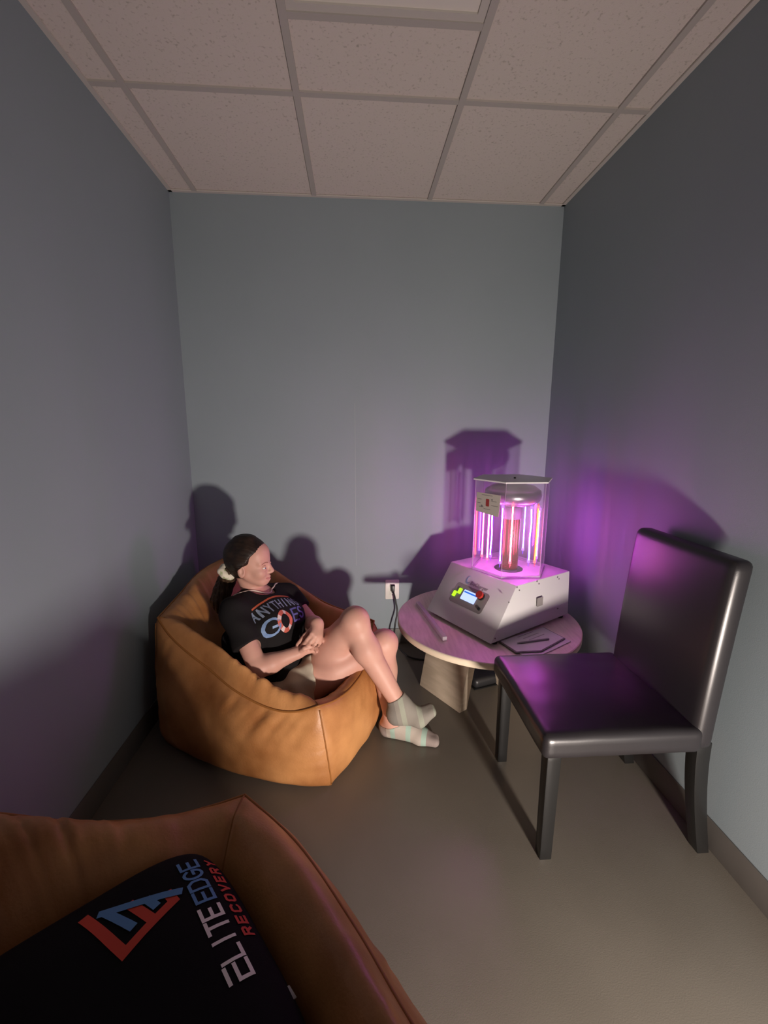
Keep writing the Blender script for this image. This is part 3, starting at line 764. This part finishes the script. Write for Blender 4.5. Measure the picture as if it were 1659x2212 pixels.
tx.append(onplane(LOp, lU, (0, 0, 1), lN, circ(.048, 1.0, .006, 12), .0008, .0012)); tx.append(onplane(LOp, lU, (0, 0, 1), lN, circ(.108, 1.036, .004, 12), .0008, .0012))
obj('label_print', *join(*tx), M['ink'], sh, smooth=False)
# plasma tubes: (x, y, z0, z1, core colour, glow colour, core strength)
ES = 1.0
tubes = [(1.538, 2.085, .75, 1.01, (1.0, .13, .05), (1.0, .02, .10), 6), (1.578, 2.15, .75, .99, (.62, .14, 1.0), (.30, .05, .9), 5),
         (1.560, 2.040, .75, .985, (1.0, .10, .50), (1.0, .06, .55), 10), (1.576, 2.005, .745, .99, (1.0, .16, .68), (1.0, .06, .75), 30),
         (1.600, 2.030, .75, .99, (.62, .14, 1.0), (.35, .05, 1.0), 20), (1.612, 1.925, .75, 1.0, (.62, .16, 1.0), (.38, .07, 1.0), 10),
         (1.652, 1.905, .755, 1.01, (1.0, .20, .42), (1.0, .06, .25), 20), (1.745, 1.918, .755, .995, (.66, .14, 1.0), (.30, .07, 1.0), 24),
         (1.772, 1.912, .755, 1.0, (1.0, .20, .02), (1.0, .05, .01), 8), (1.800, 1.960, .76, .98, (1.0, .08, .85), (.5, .05, .9), 22),
         (1.768, 2.130, .76, .99, (1.0, .22, .08), (1.0, .12, .1), 5), (1.790, 2.105, .76, .99, (.80, .08, 1.0), (.22, .07, 1.0), 20)]
for k, (x, y, z0, z1, c1, c2, s) in enumerate(tubes):
    g = obj('plasma_tube', *tubeg([(x, y, z0 - .03), (x, y, z0 - .012), (x, y, z0 - .006), (x, y, z1 + .004), (x, y, z1 + .012), (x, y, z1 + .022)], .0062, 14, rf=lambda t_: (0.35 if t_ in (0.0, 1.0) else (0.5 if (t_ < .3 or t_ > .7) else 1.0))), glow_glass('tube_glass', c2, 2.2, .30), mc, label='glowing glass tube')
    wob = [(x + (.0016 * math.sin(i * .7 + k) if k in (4, 7) else 0), y, z0 + (z1 - z0) * i / 14) for i in range(15)]
    obj('glowing_core', *tubeg(wob, .0026, 8), emissive('plasma_glow', c1, s * 6.2 if s > 8 else s * 1.6), g)
    for zt_ in (z0 - .012, z1): obj('tube_tip', *lathe([(0, 0), (.0066, 0), (.0066, .013), (0, .013)], (x, y, zt_), 14), glow_glass('tube_tip_glow', (1.0, .2, .25) if c2[0] > .9 else (.5, .2, 1.0), 2.2, .6), g)

# small things on the table
rd = obj('clear_rod', *boxg((1.294, 1.944, TZ + .0105), (.021, .405, .021), Matrix.Rotation(math.atan2(.062, -.401) * -1 + PI, 3, 'Z')), M['rod'], bevel=.003)
rd.data.transform(Matrix.Identity(4))
top(rd, 'long translucent square rod lying on the table left of the machine', 'rod')
def flat(name, pts, z0, z1, m, parent=None):
    return obj(name, *prism(pts, z0, z1), m, parent, smooth=False)
bk = thing('document_holder', 'white printed sheet in a dark edged holder, uppermost on the table beside the chair', 'document', (1.72, 1.72, TZ))
flat('cover', [(1.555, 1.712), (1.592, 1.615), (1.70, 1.618), (1.852, 1.723), (1.803, 1.838)], TZ + .004, TZ + .008, M['ink'], bk)
flat('sheet', [(1.560, 1.714), (1.597, 1.621), (1.70, 1.624), (1.845, 1.724), (1.799, 1.832)], TZ + .008, TZ + .0095, M['paper'], bk)
tp = []
for i in range(3):
    o_ = Vector((1.63 + .02 * i, 1.735 - .014 * i, TZ + .0095)); tp.append(boxg(o_ + Vector((.06, .032, .0003)), (.10, .004, .0006), Matrix.Rotation(math.radians(29), 3, 'Z')))
obj('printing', *join(*tp), mat('faded_print', (.36, .33, .34), .6), bk, smooth=False)
s2 = flat('document', [(1.62, 1.56), (1.75, 1.632), (1.868, 1.705), (1.80, 1.80), (1.60, 1.66)], TZ + .0005, TZ + .0035, M['paper'])
top(s2, 'white card lying under the dark edged document on the table', 'document')
pn = obj('pen', *tubeg([(1.622, 1.683, TZ + .0135), (1.64, 1.6865, TZ + .0135), (1.76, 1.710, TZ + .0135), (1.772, 1.712, TZ + .0135)], .0042, 10, rf=lambda t_: .4 if t_ == 0 else 1), mat('grey_pen_plastic', (.30, .28, .29), .4))
top(pn, 'grey pen lying on the white sheet', 'pen')

# final places of the table and the things on it (table top at 0.43 m)
for o, p_ in ((tb, (1.58687, 2.00823, 0.00000)), (mc, (1.67578, 1.99290, 0.43006)), (rd, (-0.02074, 0.00000, -0.02984)), (bk, (1.73710, 1.75784, 0.43006)), (s2, (-0.02074, 0.00000, -0.02984)), (pn, (-0.02074, 0.00000, -0.02984))):
    o.location = p_; o.scale = (1.022, 1.022, 1.022)
tb.scale.z = 0.95569

# ------------------------------------------------------------------ outlet, plug, cable
ox, oz = 1.169, .3655
ot = thing('wall_outlet', 'white duplex wall outlet low on the back wall', 'outlet', (ox, D, oz))
pt_ = obj('face_plate', *onplane((ox, D, oz), (1, 0, 0), (0, 0, 1), (0, -1, 0), rrect(-.043, -.063, .043, .063, .006), 0, .006), M['white_plastic'], ot, bevel=.0015)
for dz in (.024, -.026):
    obj('socket', *onplane((ox, D - .006, oz + dz), (1, 0, 0), (0, 0, 1), (0, -1, 0), rrect(-.017, -.014, .017, .014, .008), 0, .002), M['white_plastic'], ot, bevel=.0005)
sl = []
for sx, w_ in ((-.007, .002), (.007, .002)): sl.append(boxg((ox + sx, D - .0082, oz - .022), (w_, .001, .008)))
sl.append(boxg((ox, D - .0082, oz - .034), (.005, .001, .005)))
obj('socket_slot', *join(*sl), M['dark_plastic'], ot, smooth=False)
cb = thing('power_cable', 'black power cable plugged into the outlet and hanging behind the table', 'cable', (ox, D - .03, oz))
obj('plug', *hexa([(ox - .006, D - .035, oz - .012), (ox + .012, D - .035, oz - .012), (ox + .012, D - .008, oz - .004), (ox - .008, D - .008, oz - .004)],
                  [(ox - .010, D - .030, oz + .034), (ox + .016, D - .030, oz + .034), (ox + .016, D - .008, oz + .036), (ox - .010, D - .008, oz + .036)]), M['cable'], cb, bevel=.003)
cp = catmull([(ox + .004, D - .028, oz + .0), (1.186, 2.55, .31), (1.196, 2.54, .24), (1.182, 2.52, .17), (1.175, 2.49, .11), (1.195, 2.45, .06), (1.24, 2.41, .02), (1.31, 2.385, .0055), (1.42, 2.37, .0055), (1.55, 2.34, .0055), (1.66, 2.27, .0055)], 10)
obj('wire', *tubeg(cp, .0052, 10), M['cable'], cb)
# dark adapter under the table
ad = thing('power_adapter', 'dark rounded box on the floor under the table', 'adapter', (1.64, 2.13, 0))
Rz = Matrix.Rotation(math.radians(18), 3, 'Z')
obj('case', *boxg((1.64, 2.15, .0285), (.20, .12, .055), Rz), M['dark_plastic'], ad, bevel=.022, seg=5)
obj('base_plate', *boxg((1.64, 2.15, .0025), (.205, .125, .005), Rz), M['black_wood'], ad, bevel=.001)

# ------------------------------------------------------------------ chair
ch = thing('dining_chair', 'black vinyl upholstered dining chair with square black legs against the right wall', 'chair', (1.78, 1.37, 0))
x0, x1, ya, yb_ = 1.488, 1.985, 1.100, 1.588
def grid_box(fn, nu, nv, nw):
    """closed surface of a deformed box; fn(u,v,w) with each in -1..1"""
    idx = {}; V, F = [], []
    def vid(i, j, k):
        key = (i, j, k)
        if key not in idx:
            idx[key] = len(V); V.append(fn(-1 + 2 * i / nu, -1 + 2 * j / nv, -1 + 2 * k / nw))
        return idx[key]
    for i in range(nu):
        for j in range(nv):
            F.append((vid(i, j, 0), vid(i, j + 1, 0), vid(i + 1, j + 1, 0), vid(i + 1, j, 0))); F.append((vid(i, j, nw), vid(i + 1, j, nw), vid(i + 1, j + 1, nw), vid(i, j + 1, nw)))
    for i in range(nu):
        for k in range(nw):
            F.append((vid(i, 0, k), vid(i + 1, 0, k), vid(i + 1, 0, k + 1), vid(i, 0, k + 1))); F.append((vid(i, nv, k), vid(i, nv, k + 1), vid(i + 1, nv, k + 1), vid(i + 1, nv, k)))
    for j in range(nv):
        for k in range(nw):
            F.append((vid(0, j, k), vid(0, j, k + 1), vid(0, j + 1, k + 1), vid(0, j + 1, k))); F.append((vid(nu, j, k), vid(nu, j + 1, k), vid(nu, j + 1, k + 1), vid(nu, j, k + 1)))
    return V, F
def rb(u, v, w, hx, hy, hz, r):
    """rounded box point"""
    p = Vector((u * hx, v * hy, w * hz)); q = Vector((max(-hx + r, min(hx - r, p.x)), max(-hy + r, min(hy - r, p.y)), max(-hz + r, min(hz - r, p.z))))
    d = p - q
    return q + (d.normalized() * r if d.length > 1e-9 else d)
def ease(t_): return math.copysign(abs(t_) ** 0.8, t_) if False else math.sin(t_ * PI / 2)
def seat_fn(u, v, w):
    u, v = ease(u), ease(v)
    p = rb(u, v, w, (x1 - x0) / 2, (yb_ - ya) / 2, .040, .022)
    if p.z > 0: p.z += .014 * (1 - u * u) * (1 - v * v)
    k = noise.noise(Vector((u * 4, v * 4, 1))) * .0015
    return Vector(((x0 + x1) / 2 + p.x, (ya + yb_) / 2 + p.y, .430 + p.z + k))
obj('seat', *grid_box(seat_fn, 30, 30, 8), M['black_pu'], ch)
def back_fn(u, v, w):
    v = ease(v)
    p = rb(u, v, w, .033, .2275, .3000, .024)
    h = (p.z + .30) / .60
    lean = .030 * h + .05 * h * h * 0.3
    xb = 1.992 + lean + p.x
    if p.x < 0: xb -= .008 * (1 - v * v) * math.sin(PI * min(1, max(0, h)))
    return Vector((min(xb, W - .003), 1.337 + p.y, .392 + (p.z + .30) * 1.0))
obj('backrest', *grid_box(back_fn, 6, 26, 40), M['black_pu'], ch)
def leg(x, y, top_z, s0, s1, bow=0.0):
    n = 10; V, F = [], []
    for i in range(n + 1):
        h = i / n; z = h * top_z; s = s0 + (s1 - s0) * h
        xx = x + bow * math.sin(PI * h * 0.5) if bow else x
        for sx, sy in ((-1, -1), (1, -1), (1, 1), (-1, 1)): V.append((xx + sx * s / 2, y + sy * s / 2, z))
    for i in range(n):
        for k in range(4): F.append((i * 4 + k, i * 4 + (k + 1) % 4, i * 4 + 4 + (k + 1) % 4, i * 4 + 4 + k))
    F.append((3, 2, 1, 0)); F.append(tuple(n * 4 + k for k in range(4)))
    return V, F
obj('leg', *leg(1.540, 1.155, .40, .038, .044), M['black_wood'], ch, bevel=.002)
obj('leg', *leg(1.540, 1.575, .40, .038, .044), M['black_wood'], ch, bevel=.002)
obj('leg', *leg(2.062, 1.145, .41, .040, .046, -.055), M['black_wood'], ch, bevel=.002)
obj('leg', *leg(2.062, 1.535, .41, .040, .046, -.055), M['black_wood'], ch, bevel=.002)

# ------------------------------------------------------------------ the seated person
pr_root = thing('person', 'person sitting sideways in a bean bag, black printed t-shirt, shorts, legs crossed, hands on lap', 'person', (.66, 1.85, .10))
np_ = lambda *a: np.array(a, float)
rsh, lsh = np_(.415, 1.826, .575), np_(.598, 2.10, .535)
relb, rwri = np_(.535, 1.705, .372), np_(.688, 1.765, .405)
lelb, lwri = np_(.735, 1.985, .425), np_(.772, 1.80, .517)
rhip, lhip = np_(.635, 1.775, .205), np_(.735, 1.92, .22)
rkn, rank_ = np_(1.066, 1.822, .408), np_(1.098, 1.735, .080)
lkn, lank_ = np_(.936, 1.745, .553), np_(1.124, 1.672, .200)
Sx = lsh - rsh; Sx /= np.linalg.norm(Sx)
pel = np_(.675, 1.855, .215); msh = (rsh + lsh) / 2
upv = msh - pel; upv -= Sx * (upv @ Sx); upv /= np.linalg.norm(upv); fwd = np.cross(Sx, upv)
RT = np.stack([Sx, fwd, upv])                    # rows: side, forward, up
chest = msh - upv * .105 + fwd * .012; belly = chest * .45 + pel * .55 + fwd * .005
HD = np_(.467, 1.958, .757)
Fh = np_(.985, -.16, 0.02); Fh /= np.linalg.norm(Fh); Lh = np.cross([0.02, 0.0, 1.0], Fh); Lh /= np.linalg.norm(Lh); Uh = np.cross(Fh, Lh)
RH = np.stack([Fh, Lh, Uh])
hd = lambda x, y, z: HD + Fh * x + Lh * y + Uh * z

B = Field((.20, 1.50, -.01), (1.38, 2.28, .90), .0036)
# torso
B.ell(chest, (.145, .098, .15), RT, .03); B.ell(belly, (.120, .090, .13), RT, .04); B.ell(pel, (.150, .105, .11), RT, .05)
nb = msh + upv * .045 - fwd * .02
B.cap(rsh, nb, .048, .05, .04); B.cap(lsh, nb, .048, .05, .04)
B.cap(nb, hd(-.026, 0, -.065), .049, .045, .02)
# arms
for sh, el, wr_ in ((rsh, relb, rwri), (lsh, lelb, lwri)):
    B.cap(sh, el, .047, .039, .03)
    m_ = el * .68 + wr_ * .32
    B.cap(el, m_, .038, .040, .02); B.cap(m_, wr_, .040, .0265, .02)
# legs
for hp_, kn, ak in ((rhip, rkn, rank_), (lhip, lkn, lank_)):
    m_ = hp_ * .5 + kn * .5
    B.cap(hp_, m_, .092, .078, .03); B.cap(m_, kn, .078, .056, .03)
    c_ = kn * .68 + ak * .32; back_ = np.cross(Sx, (ak - kn)); 
    cb_ = c_ + np_(-.012, 0, -.006)
    B.cap(kn, cb_, .052, .054, .03); B.cap(cb_, ak, .054, .033, .03)
    B.ell(kn + np_(.004, -.002, .006), (.047, .047, .047), None, .03)
# feet
def foot(Fd, ak, heel, ball, toe, up, r=1.0):
    side = np.cross(up, toe - heel); side /= np.linalg.norm(side)
    Fd.cap(ak, heel + up * .03, .034 * r, .033 * r, .03); Fd.cap(heel, ball, .031 * r, .026 * r, .03, flat=(side, 1.15)); Fd.cap(ak + (ball - heel) * .1, ball + up * .008, .034 * r, .024 * r, .03)
    for s_ in (-1, 1): Fd.cap(ball + side * .018 * s_, toe + side * .014 * s_ - (toe - ball) * (.10 if s_ > 0 else 0), .022 * r, .017 * r, .02)
rF = (rank_, np_(1.080, 1.752, .032), np_(1.220, 1.700, .026), np_(1.282, 1.676, .020), np_(0, 0, 1.))
upl = np_(-.10, -.30, .95); upl /= np.linalg.norm(upl)
lF = (lank_, np_(1.108, 1.672, .150), np_(1.205, 1.655, .150), np_(1.258, 1.662, .178), upl)
foot(B, *rF); foot(B, *lF)
# head
B.ell(hd(-.018, 0, .028), (.094, .075, .084), RH, .02)
B.ell(hd(.027, 0, -.028), (.055, .055, .074), RH, .03)
B.ell(hd(.056, 0, -.091), (.022, .019, .016), RH, .022)
for s_ in (-1, 1):
    B.cap(hd(-.006, .050 * s_, -.050), hd(.050, .018 * s_, -.090), .014, .013, .025)
    B.ell(hd(.052, .034 * s_, -.042), (.026, .024, .024), RH, .02)
    B.cap(hd(.071, .014 * s_, .005), hd(.060, .045 * s_, .004), .010, .009, .014)
    B.ell(hd(.083, .031 * s_, -.017), (.014, .014, .010), RH, .008, mode='sub')
B.ell(hd(.040, 0, .040), (.044, .056, .048), RH, .02)
B.cap(hd(.080, 0, -.006), hd(.096, 0, -.040), .0075, .0105, .010)
for s_ in (-1, 1): B.cap(hd(.082, .011 * s_, -.046), hd(.090, .008 * s_, -.045), .008, .008, .006)
B.cap(hd(.070, -.020, -.070), hd(.080, 0, -.068), .0050, .0062, .010); B.cap(hd(.080, 0, -.068), hd(.070, .020, -.070), .0062, .0050, .010)
B.cap(hd(.068, -.017, -.079), hd(.077, 0, -.080), .0050, .0068, .010); B.cap(hd(.077, 0, -.080), hd(.068, .017, -.079), .0068, .0050, .010)
B.cap(hd(.073, -.025, -.0735), hd(.0865, 0, -.0745), .0022, .0022, .002, mode='sub'); B.cap(hd(.0865, 0, -.0745), hd(.073, .025, -.0735), .0022, .0022, .002, mode='sub')
for s_ in (-1, 1):
    er = np.stack([Fh * .85 + Uh * -.15 + Lh * s_ * -.0, Lh, Uh]); 
    B.ell(hd(-.014, .078 * s_, -.022), (.018, .009, .031), RH, .006)
    B.ell(hd(-.008, .087 * s_, -.020), (.009, .008, .018), RH, .004, mode='sub')
# hands
def finger(a, b, c, r): B.cap(a, b, r, r * .93, .0035); B.cap(b, c, r * .93, r * .78, .0035)
lw_, kn4 = lwri, [np_(.756, 1.746, .500), np_(.769, 1.743, .489), np_(.779, 1.749, .470), np_(.788, 1.765, .457)]
tips = [np_(.705, 1.772, .428), np_(.722, 1.762, .426), np_(.748, 1.760, .425), np_(.778, 1.768, .432)]
B.cap(lw_, (kn4[1] + kn4[2]) / 2 + np_(.004, .012, .0), .025, .022, .02, flat=((.3, -.9, .3), .8))
for k_ in kn4: B.cap(lw_ * .45 + k_ * .55 + np_(0, .004, 0), k_, .016, .0115, .010)
for k_, t_, r_ in zip(kn4, tips, (.0098, .0102, .0096, .0082)):
    mid = k_ * .5 + t_ * .5 + np_(.004, -.016, .010)
    finger(k_, mid, t_, r_)
finger(np_(.752, 1.775, .508), np_(.722, 1.772, .480), np_(.688, 1.778, .436), .0105)
# right hand, under the left one
rk = np_(.742, 1.800, .405)
B.cap(rwri, rk, .024, .024, .02, flat=((0, -.2, 1), .72))
for i in range(4):
    o_ = np_(.0, -.026 + .017 * i, .014 - .006 * i); k0_ = rk + o_ * .9; finger(k0_, k0_ + np_(.022, -.004, .002), k0_ + np_(.030, -.018 + .004 * i, -.008), .0086)
finger(rwri + np_(.02, -.018, .018), rwri + np_(.034, -.026, .032), rwri + np_(.058, -.02, .034), .0102)
body, bV, bQ = netobj('body', B, M['skin'], pr_root, it=1)
ftree = bvh(bV, bQ)
HDv, fU, uU, fD = Vector(HD), Vector(Lh), Vector(Uh), Vector(-np.array(Fh))
for s_ in (-1, 1):
    ln_ = [(s_ * x, z) for x, z in ((.015, .0015), (.022, .0045), (.030, .0060), (.038, .0050), (.046, .0010))]
    decal('eyebrow', strip2d(ln_, .0042, .003), ftree, HDv, fU, uU, fD, M['brow'], pr_root, off=.0006)
lip_ = [(x * .001, -.0705 - .0000045 * x * x * .6) for x in range(-20, 21, 4)]
decal('upper_lip', strip2d(lip_, .0040, .003), ftree, HDv, fU, uU, fD, M['lips'], pr_root, off=.0005)
lip_ = [(x * .001, -.0780 + .0000085 * x * x) for x in range(-17, 18, 4)]
decal('lower_lip', strip2d(lip_, .0042, .003), ftree, HDv, fU, uU, fD, M['lips'], pr_root, off=.0005)
for s_ in (-1, 1):
    c_ = hd(.0690, .031 * s_, -.0185)
    ev, ef = lathe([(0.0001, -.0115), (.006, -.0098), (.010, -.0055), (.0115, 0), (.010, .0055), (.006, .0098), (.0001, .0115)], (0, 0, 0), 20)
    ey = obj('eye', [Vector(c_) + v for v in ev], ef, M['eyew'], pr_root, label='blue-grey eye')
    gz = np.array(Fh) * .93 + Lh * .12 * 0 - Uh * .10; gz /= np.linalg.norm(gz)
    q = Vector(gz).to_track_quat('Z', 'Y')
    iv, if_ = lathe([(0.0001, .0090), (.0055, .0090), (.0053, .0104), (.003, .0114), (.0001, .0118)], (0, 0, 0), 18)
    obj('iris', [Vector(c_) + q @ v for v in iv], if_, M['iris'], ey)
    # eyelids: upper lid shell
    lv, lf = lathe([(.0132, -.0015), (.0130, .003), (.0105, .008), (.0055, .0118), (.0001, .013)], (0, 0, 0), 24)
    q2 = Vector(Uh * .94 - np.array(Fh) * .22).to_track_quat('Z', 'Y')
    obj('eyelid', [Vector(c_ + Uh * .0020 - Fh * .0004) + q2 @ v for v in lv], lf, M['skin'], ey)
    q3 = Vector(-Uh * .95 - np.array(Fh) * .10).to_track_quat('Z', 'Y')
    obj('eyelid', [Vector(c_ - Uh * .0040 - Fh * .0006) + q3 @ v for v in lv], lf, M['skin'], ey)

# hair
Hf = Field((.28, 1.80, .50), (.62, 2.12, .90), .003)
hl = np.array(hd(.004, 0, .022)); hn = Fh * .66 - Uh * .75
nape = [(hl, hn)]
Hf.ell(hd(-.0205, 0, .030), (.1035, .0815, .0915), RH, .0, cuts=[(hd(.006, 0, .023), hn)])
Hf.ell(hd(-.030, 0, .000), (.088, .080, .085), RH, .004, cuts=[(hd(-.022, 0, 0), Fh), (hd(0, 0, -.062), -Uh)])
for s_ in (-1, 1): Hf.cap(hd(.004, .066 * s_, .016), hd(-.030, .076 * s_, .008), .011, .015, .03)
Hf.ell(hd(-.022, 0, .108), (.045, .04, .016), RH, .02)
def hairw(P):
    L = (P - HD) @ RH.T; a = np.arctan2(L[..., 1], L[..., 2] + .02 + 1e-6); return .0004 * np.sin(a * 46 + L[..., 0] * 30) + .0003 * np.sin(a * 97)
Hf.warp(hairw)
hair, hV, hQ = netobj('hair', Hf, M['hair'], pr_root, it=1)
sc = hd(-.096, -.042, -.035)
Tf = Field((.18, 1.85, .46), (.45, 2.15, .80), .0036)
tl_ = [sc + np_(.01, 0, 0), np_(.335, 2.03, .650), np_(.315, 2.02, .600), np_(.300, 2.0, .555), np_(.300, 1.985, .515)]
for a, b, r0, r1 in zip(tl_[:-1], tl_[1:], (.026, .036, .040, .034), (.036, .040, .034, .016)): Tf.cap(a, b, r0, r1, .02)
Tf.warp(lambda P: .002 * np.sin(P[..., 1] * 420 + P[..., 2] * 40) + .002 * np.sin(P[..., 0] * 300 - P[..., 2] * 30))
netobj('ponytail', Tf, M['tail'], pr_root, it=1, label='brown ponytail')
Sf = Field((.22, 1.85, .58), (.50, 2.12, .84), .003)
ax1 = np.cross([.55, -.35, .6], [0, 0, 1.]); ax1 /= np.linalg.norm(ax1); ax2 = np.cross(ax1, [.55, -.35, .6]); ax2 /= np.linalg.norm(ax2)
for k in range(16):
    a = 2 * PI * k / 16; rr = .024 + .003 * math.sin(k * 1.7); p = sc + (ax1 * math.cos(a) + ax2 * math.sin(a)) * rr
    Sf.ell(p, (.017 + .003 * math.sin(k * 2.3), .016, .017), None, .004)
netobj('scrunchie', Sf, M['scrunchie'], pr_root, it=1, label='cream floral scrunchie')

# shirt
Tt = Field((.20, 1.55, .10), (.95, 2.30, .74), .0042)
hem = [(pel + upv * .02, -upv)]
Tt.ell(chest, (.158, .112, .160), RT, .03); Tt.ell(belly, (.140, .106, .14), RT, .04); Tt.ell(pel + upv * .06, (.158, .118, .13), RT, .03)
for s_ in (-1, 1): Tt.ell(chest + Sx * .062 * s_ + fwd * .078 - upv * .005, (.062, .052, .062), RT, .04)
Tt.cap(rsh, nb, .060, .058, .04); Tt.cap(lsh, nb, .060, .058, .04)
Tt.cut(lambda P: (P - (pel + upv * .015)) @ (-upv))
for sh, el, fr in ((rsh, relb, .60), (lsh, lelb, .52)):
    d_ = (el - sh) / np.linalg.norm(el - sh); e_ = sh + (el - sh) * fr
    Tt.cap(sh, e_ + d_ * .02, .060, .064, .02, cuts=[(e_, d_)])
def fold(P):
    a = (P - chest) @ upv; b = (P - chest) @ Sx
    return .0035 * np.sin(b * 34 + a * 22) * np.clip(-a * 6, 0, 1) + .0028 * np.sin(a * 60 + b * 30 + P[..., 0] * 18) * (np.abs(b) > .11)
Tt.warp(fold)
# neck opening
n0_ = nb - upv * .01; n1_ = hd(.012, 0, -.06)
Tt.cap(nb + fwd * .055 - upv * .005, n1_ + fwd * .02, .050, .075, .004, mode='sub')
shirt, sV, sQ = netobj('t_shirt', Tt, M['shirt'], pr_root, it=2, label='black t-shirt with printed lettering')
stree = bvh(sV, sQ)
# print on the chest
cS = Vector(Sx); cU_ = Vector(upv); cD = Vector(-fwd)
PO = Vector(chest - Sx * .022 + upv * .026)
def arch2(x, y): return (x, y + .010 - 1.6 * (x - .0) ** 2)
st2 = .006
quads = strip2d([(-.105, .062), (-.05, .064), (-.02, .067), (.02, .067), (.05, .064), (.095, .062)], .008, st2)
decal('print_line', [[arch2(*p) for p in q] for q in quads], stree, PO, cS, cU_, cD, M['s_orange'], pr_root, label='orange arched line above the lettering')
quads = text2d('ANYTHING', -.122, .010, .019, .038, .0105, .0062, st2, bend=arch2)
decal('print_upper_word', quads, stree, PO, cS, cU_, cD, M['s_slate'], pr_root, label='slate blue arched lettering')
decal('print_large_letter', text2d('G', -.112, -.080, .058, .064, 0, .010, st2), stree, PO, cS, cU_, cD, M['s_blue'], pr_root, label='large blue letter')
decal('print_end_letters', text2d('E', .040, -.058, .026, .054, .012, .008, st2) + text2d('S', .074, -.052, .024, .048, .01, .008, st2), stree, PO, cS, cU_, cD, M['s_indigo'], pr_root, label='indigo letters')
ringp = [(-.017 + .034 * math.cos(a) * (1 + .10 * math.cos(2 * a)), -.042 + .040 * math.sin(a)) for a in np.linspace(0, 2 * PI, 41)]
rq = [[], []]
for k in range(40):
    pass
allq = strip2d(ringp[:-1] + [ringp[0]], .018, 1.0)
for k, q in enumerate(allq): rq[1 if (k // 3) % 3 == 2 else 0].append(q)
pr1 = decal('print_ring', rq[0] + rq[1], stree, PO, cS, cU_, cD, M['s_red'], pr_root, label='red and white ring for the letter O')
pr1.data.materials.append(M['s_white'])
for i_, pg in enumerate(pr1.data.polygons): pg.material_index = 1 if i_ >= len(rq[0]) else 0

# necklace
nk = []
ncen = nb + fwd * .034 + upv * .012
btree = bvh(np.vstack([bV, sV]), np.vstack([bQ, sQ + len(bV)]))
for k in range(48):
    a = 2 * PI * k / 48; d_ = Sx * math.sin(a) + fwd * math.cos(a)
    drop = .044 * max(0, math.cos(a)) ** 1.6
    o_ = ncen - upv * (drop) + upv * .012
    h = btree.ray_cast(Vector(o_ + d_ * .20), Vector(-d_), .2)
    p = h[0] + Vector(d_) * .003 if h[0] else Vector(o_ + d_ * .06)
    nk.append(p)
nk = [(nk[i - 1] + nk[i] * 2 + nk[(i + 1) % 48]) / 4 for i in range(48)]
obj('necklace', *tubeg(nk, .0034, 8, closed=True), M['necklace'], pr_root, label='pale shell necklace')

# shorts
Sh = Field((.40, 1.58, .05), (1.02, 2.12, .42), .0042)
Sh.ell(pel, (.160, .118, .115), RT, .03)
for hp_, kn, fr in ((rhip, rkn, .26), (lhip, lkn, .22)):
    d_ = (kn - hp_) / np.linalg.norm(kn - hp_); e_ = hp_ + (kn - hp_) * fr
    dd = d_ - np_(0, 0, .35) + Sx * .15
    
    Sh.cap(hp_ - d_ * .02, e_ + d_ * .06, .104, .106, .02, cuts=[(e_, dd)])
Sh.warp(lambda P: .004 * np.sin(P[..., 0] * 62 + P[..., 2] * 44) + .0025 * np.sin(P[..., 1] * 90 + P[..., 2] * 50))
netobj('shorts', Sh, M['shorts'], pr_root, it=2, label='beige shorts')

# socks
rp = Vector(pr_root.location)
for tag_, FT, base, acc, dark in (('r', rF, (.42, .37, .32), (.33, .44, .37), (.28, .23, .21)), ('l', lF, (.25, .23, .20), (.30, .31, .25), (.20, .185, .165))):  # left sock colours darkened to stand in for shade on that foot
    lo = np.minimum(FT[1], FT[3]) - .08; hi = np.maximum(FT[0], FT[3]) + .08
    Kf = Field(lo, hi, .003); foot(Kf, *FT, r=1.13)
    Kf.cap(FT[0], FT[0] + np_(-.01, .003, .04) if tag_ == 'r' else FT[0] + (lkn - lank_) * .16, .040, .042, .02)
    ck = FT[0] + (np_(0, 0, -.002) if tag_ == 'r' else (lkn - lank_) * .10)
    cn = np_(-.35, .0, 1.) if tag_ == 'r' else (lkn - lank_)
    cn = cn / np.linalg.norm(cn)
    Kf.cut(lambda P: (P - ck) @ cn)
    if tag_ == 'r': Kf.cut(lambda P: .003 - P[..., 2])
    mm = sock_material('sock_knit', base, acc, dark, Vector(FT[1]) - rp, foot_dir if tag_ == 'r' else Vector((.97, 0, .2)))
    netobj('sock', Kf, mm, pr_root, it=1, label='light patterned ankle sock' if tag_ == 'r' else 'ankle sock with pale sole, greyed to stand for shade')
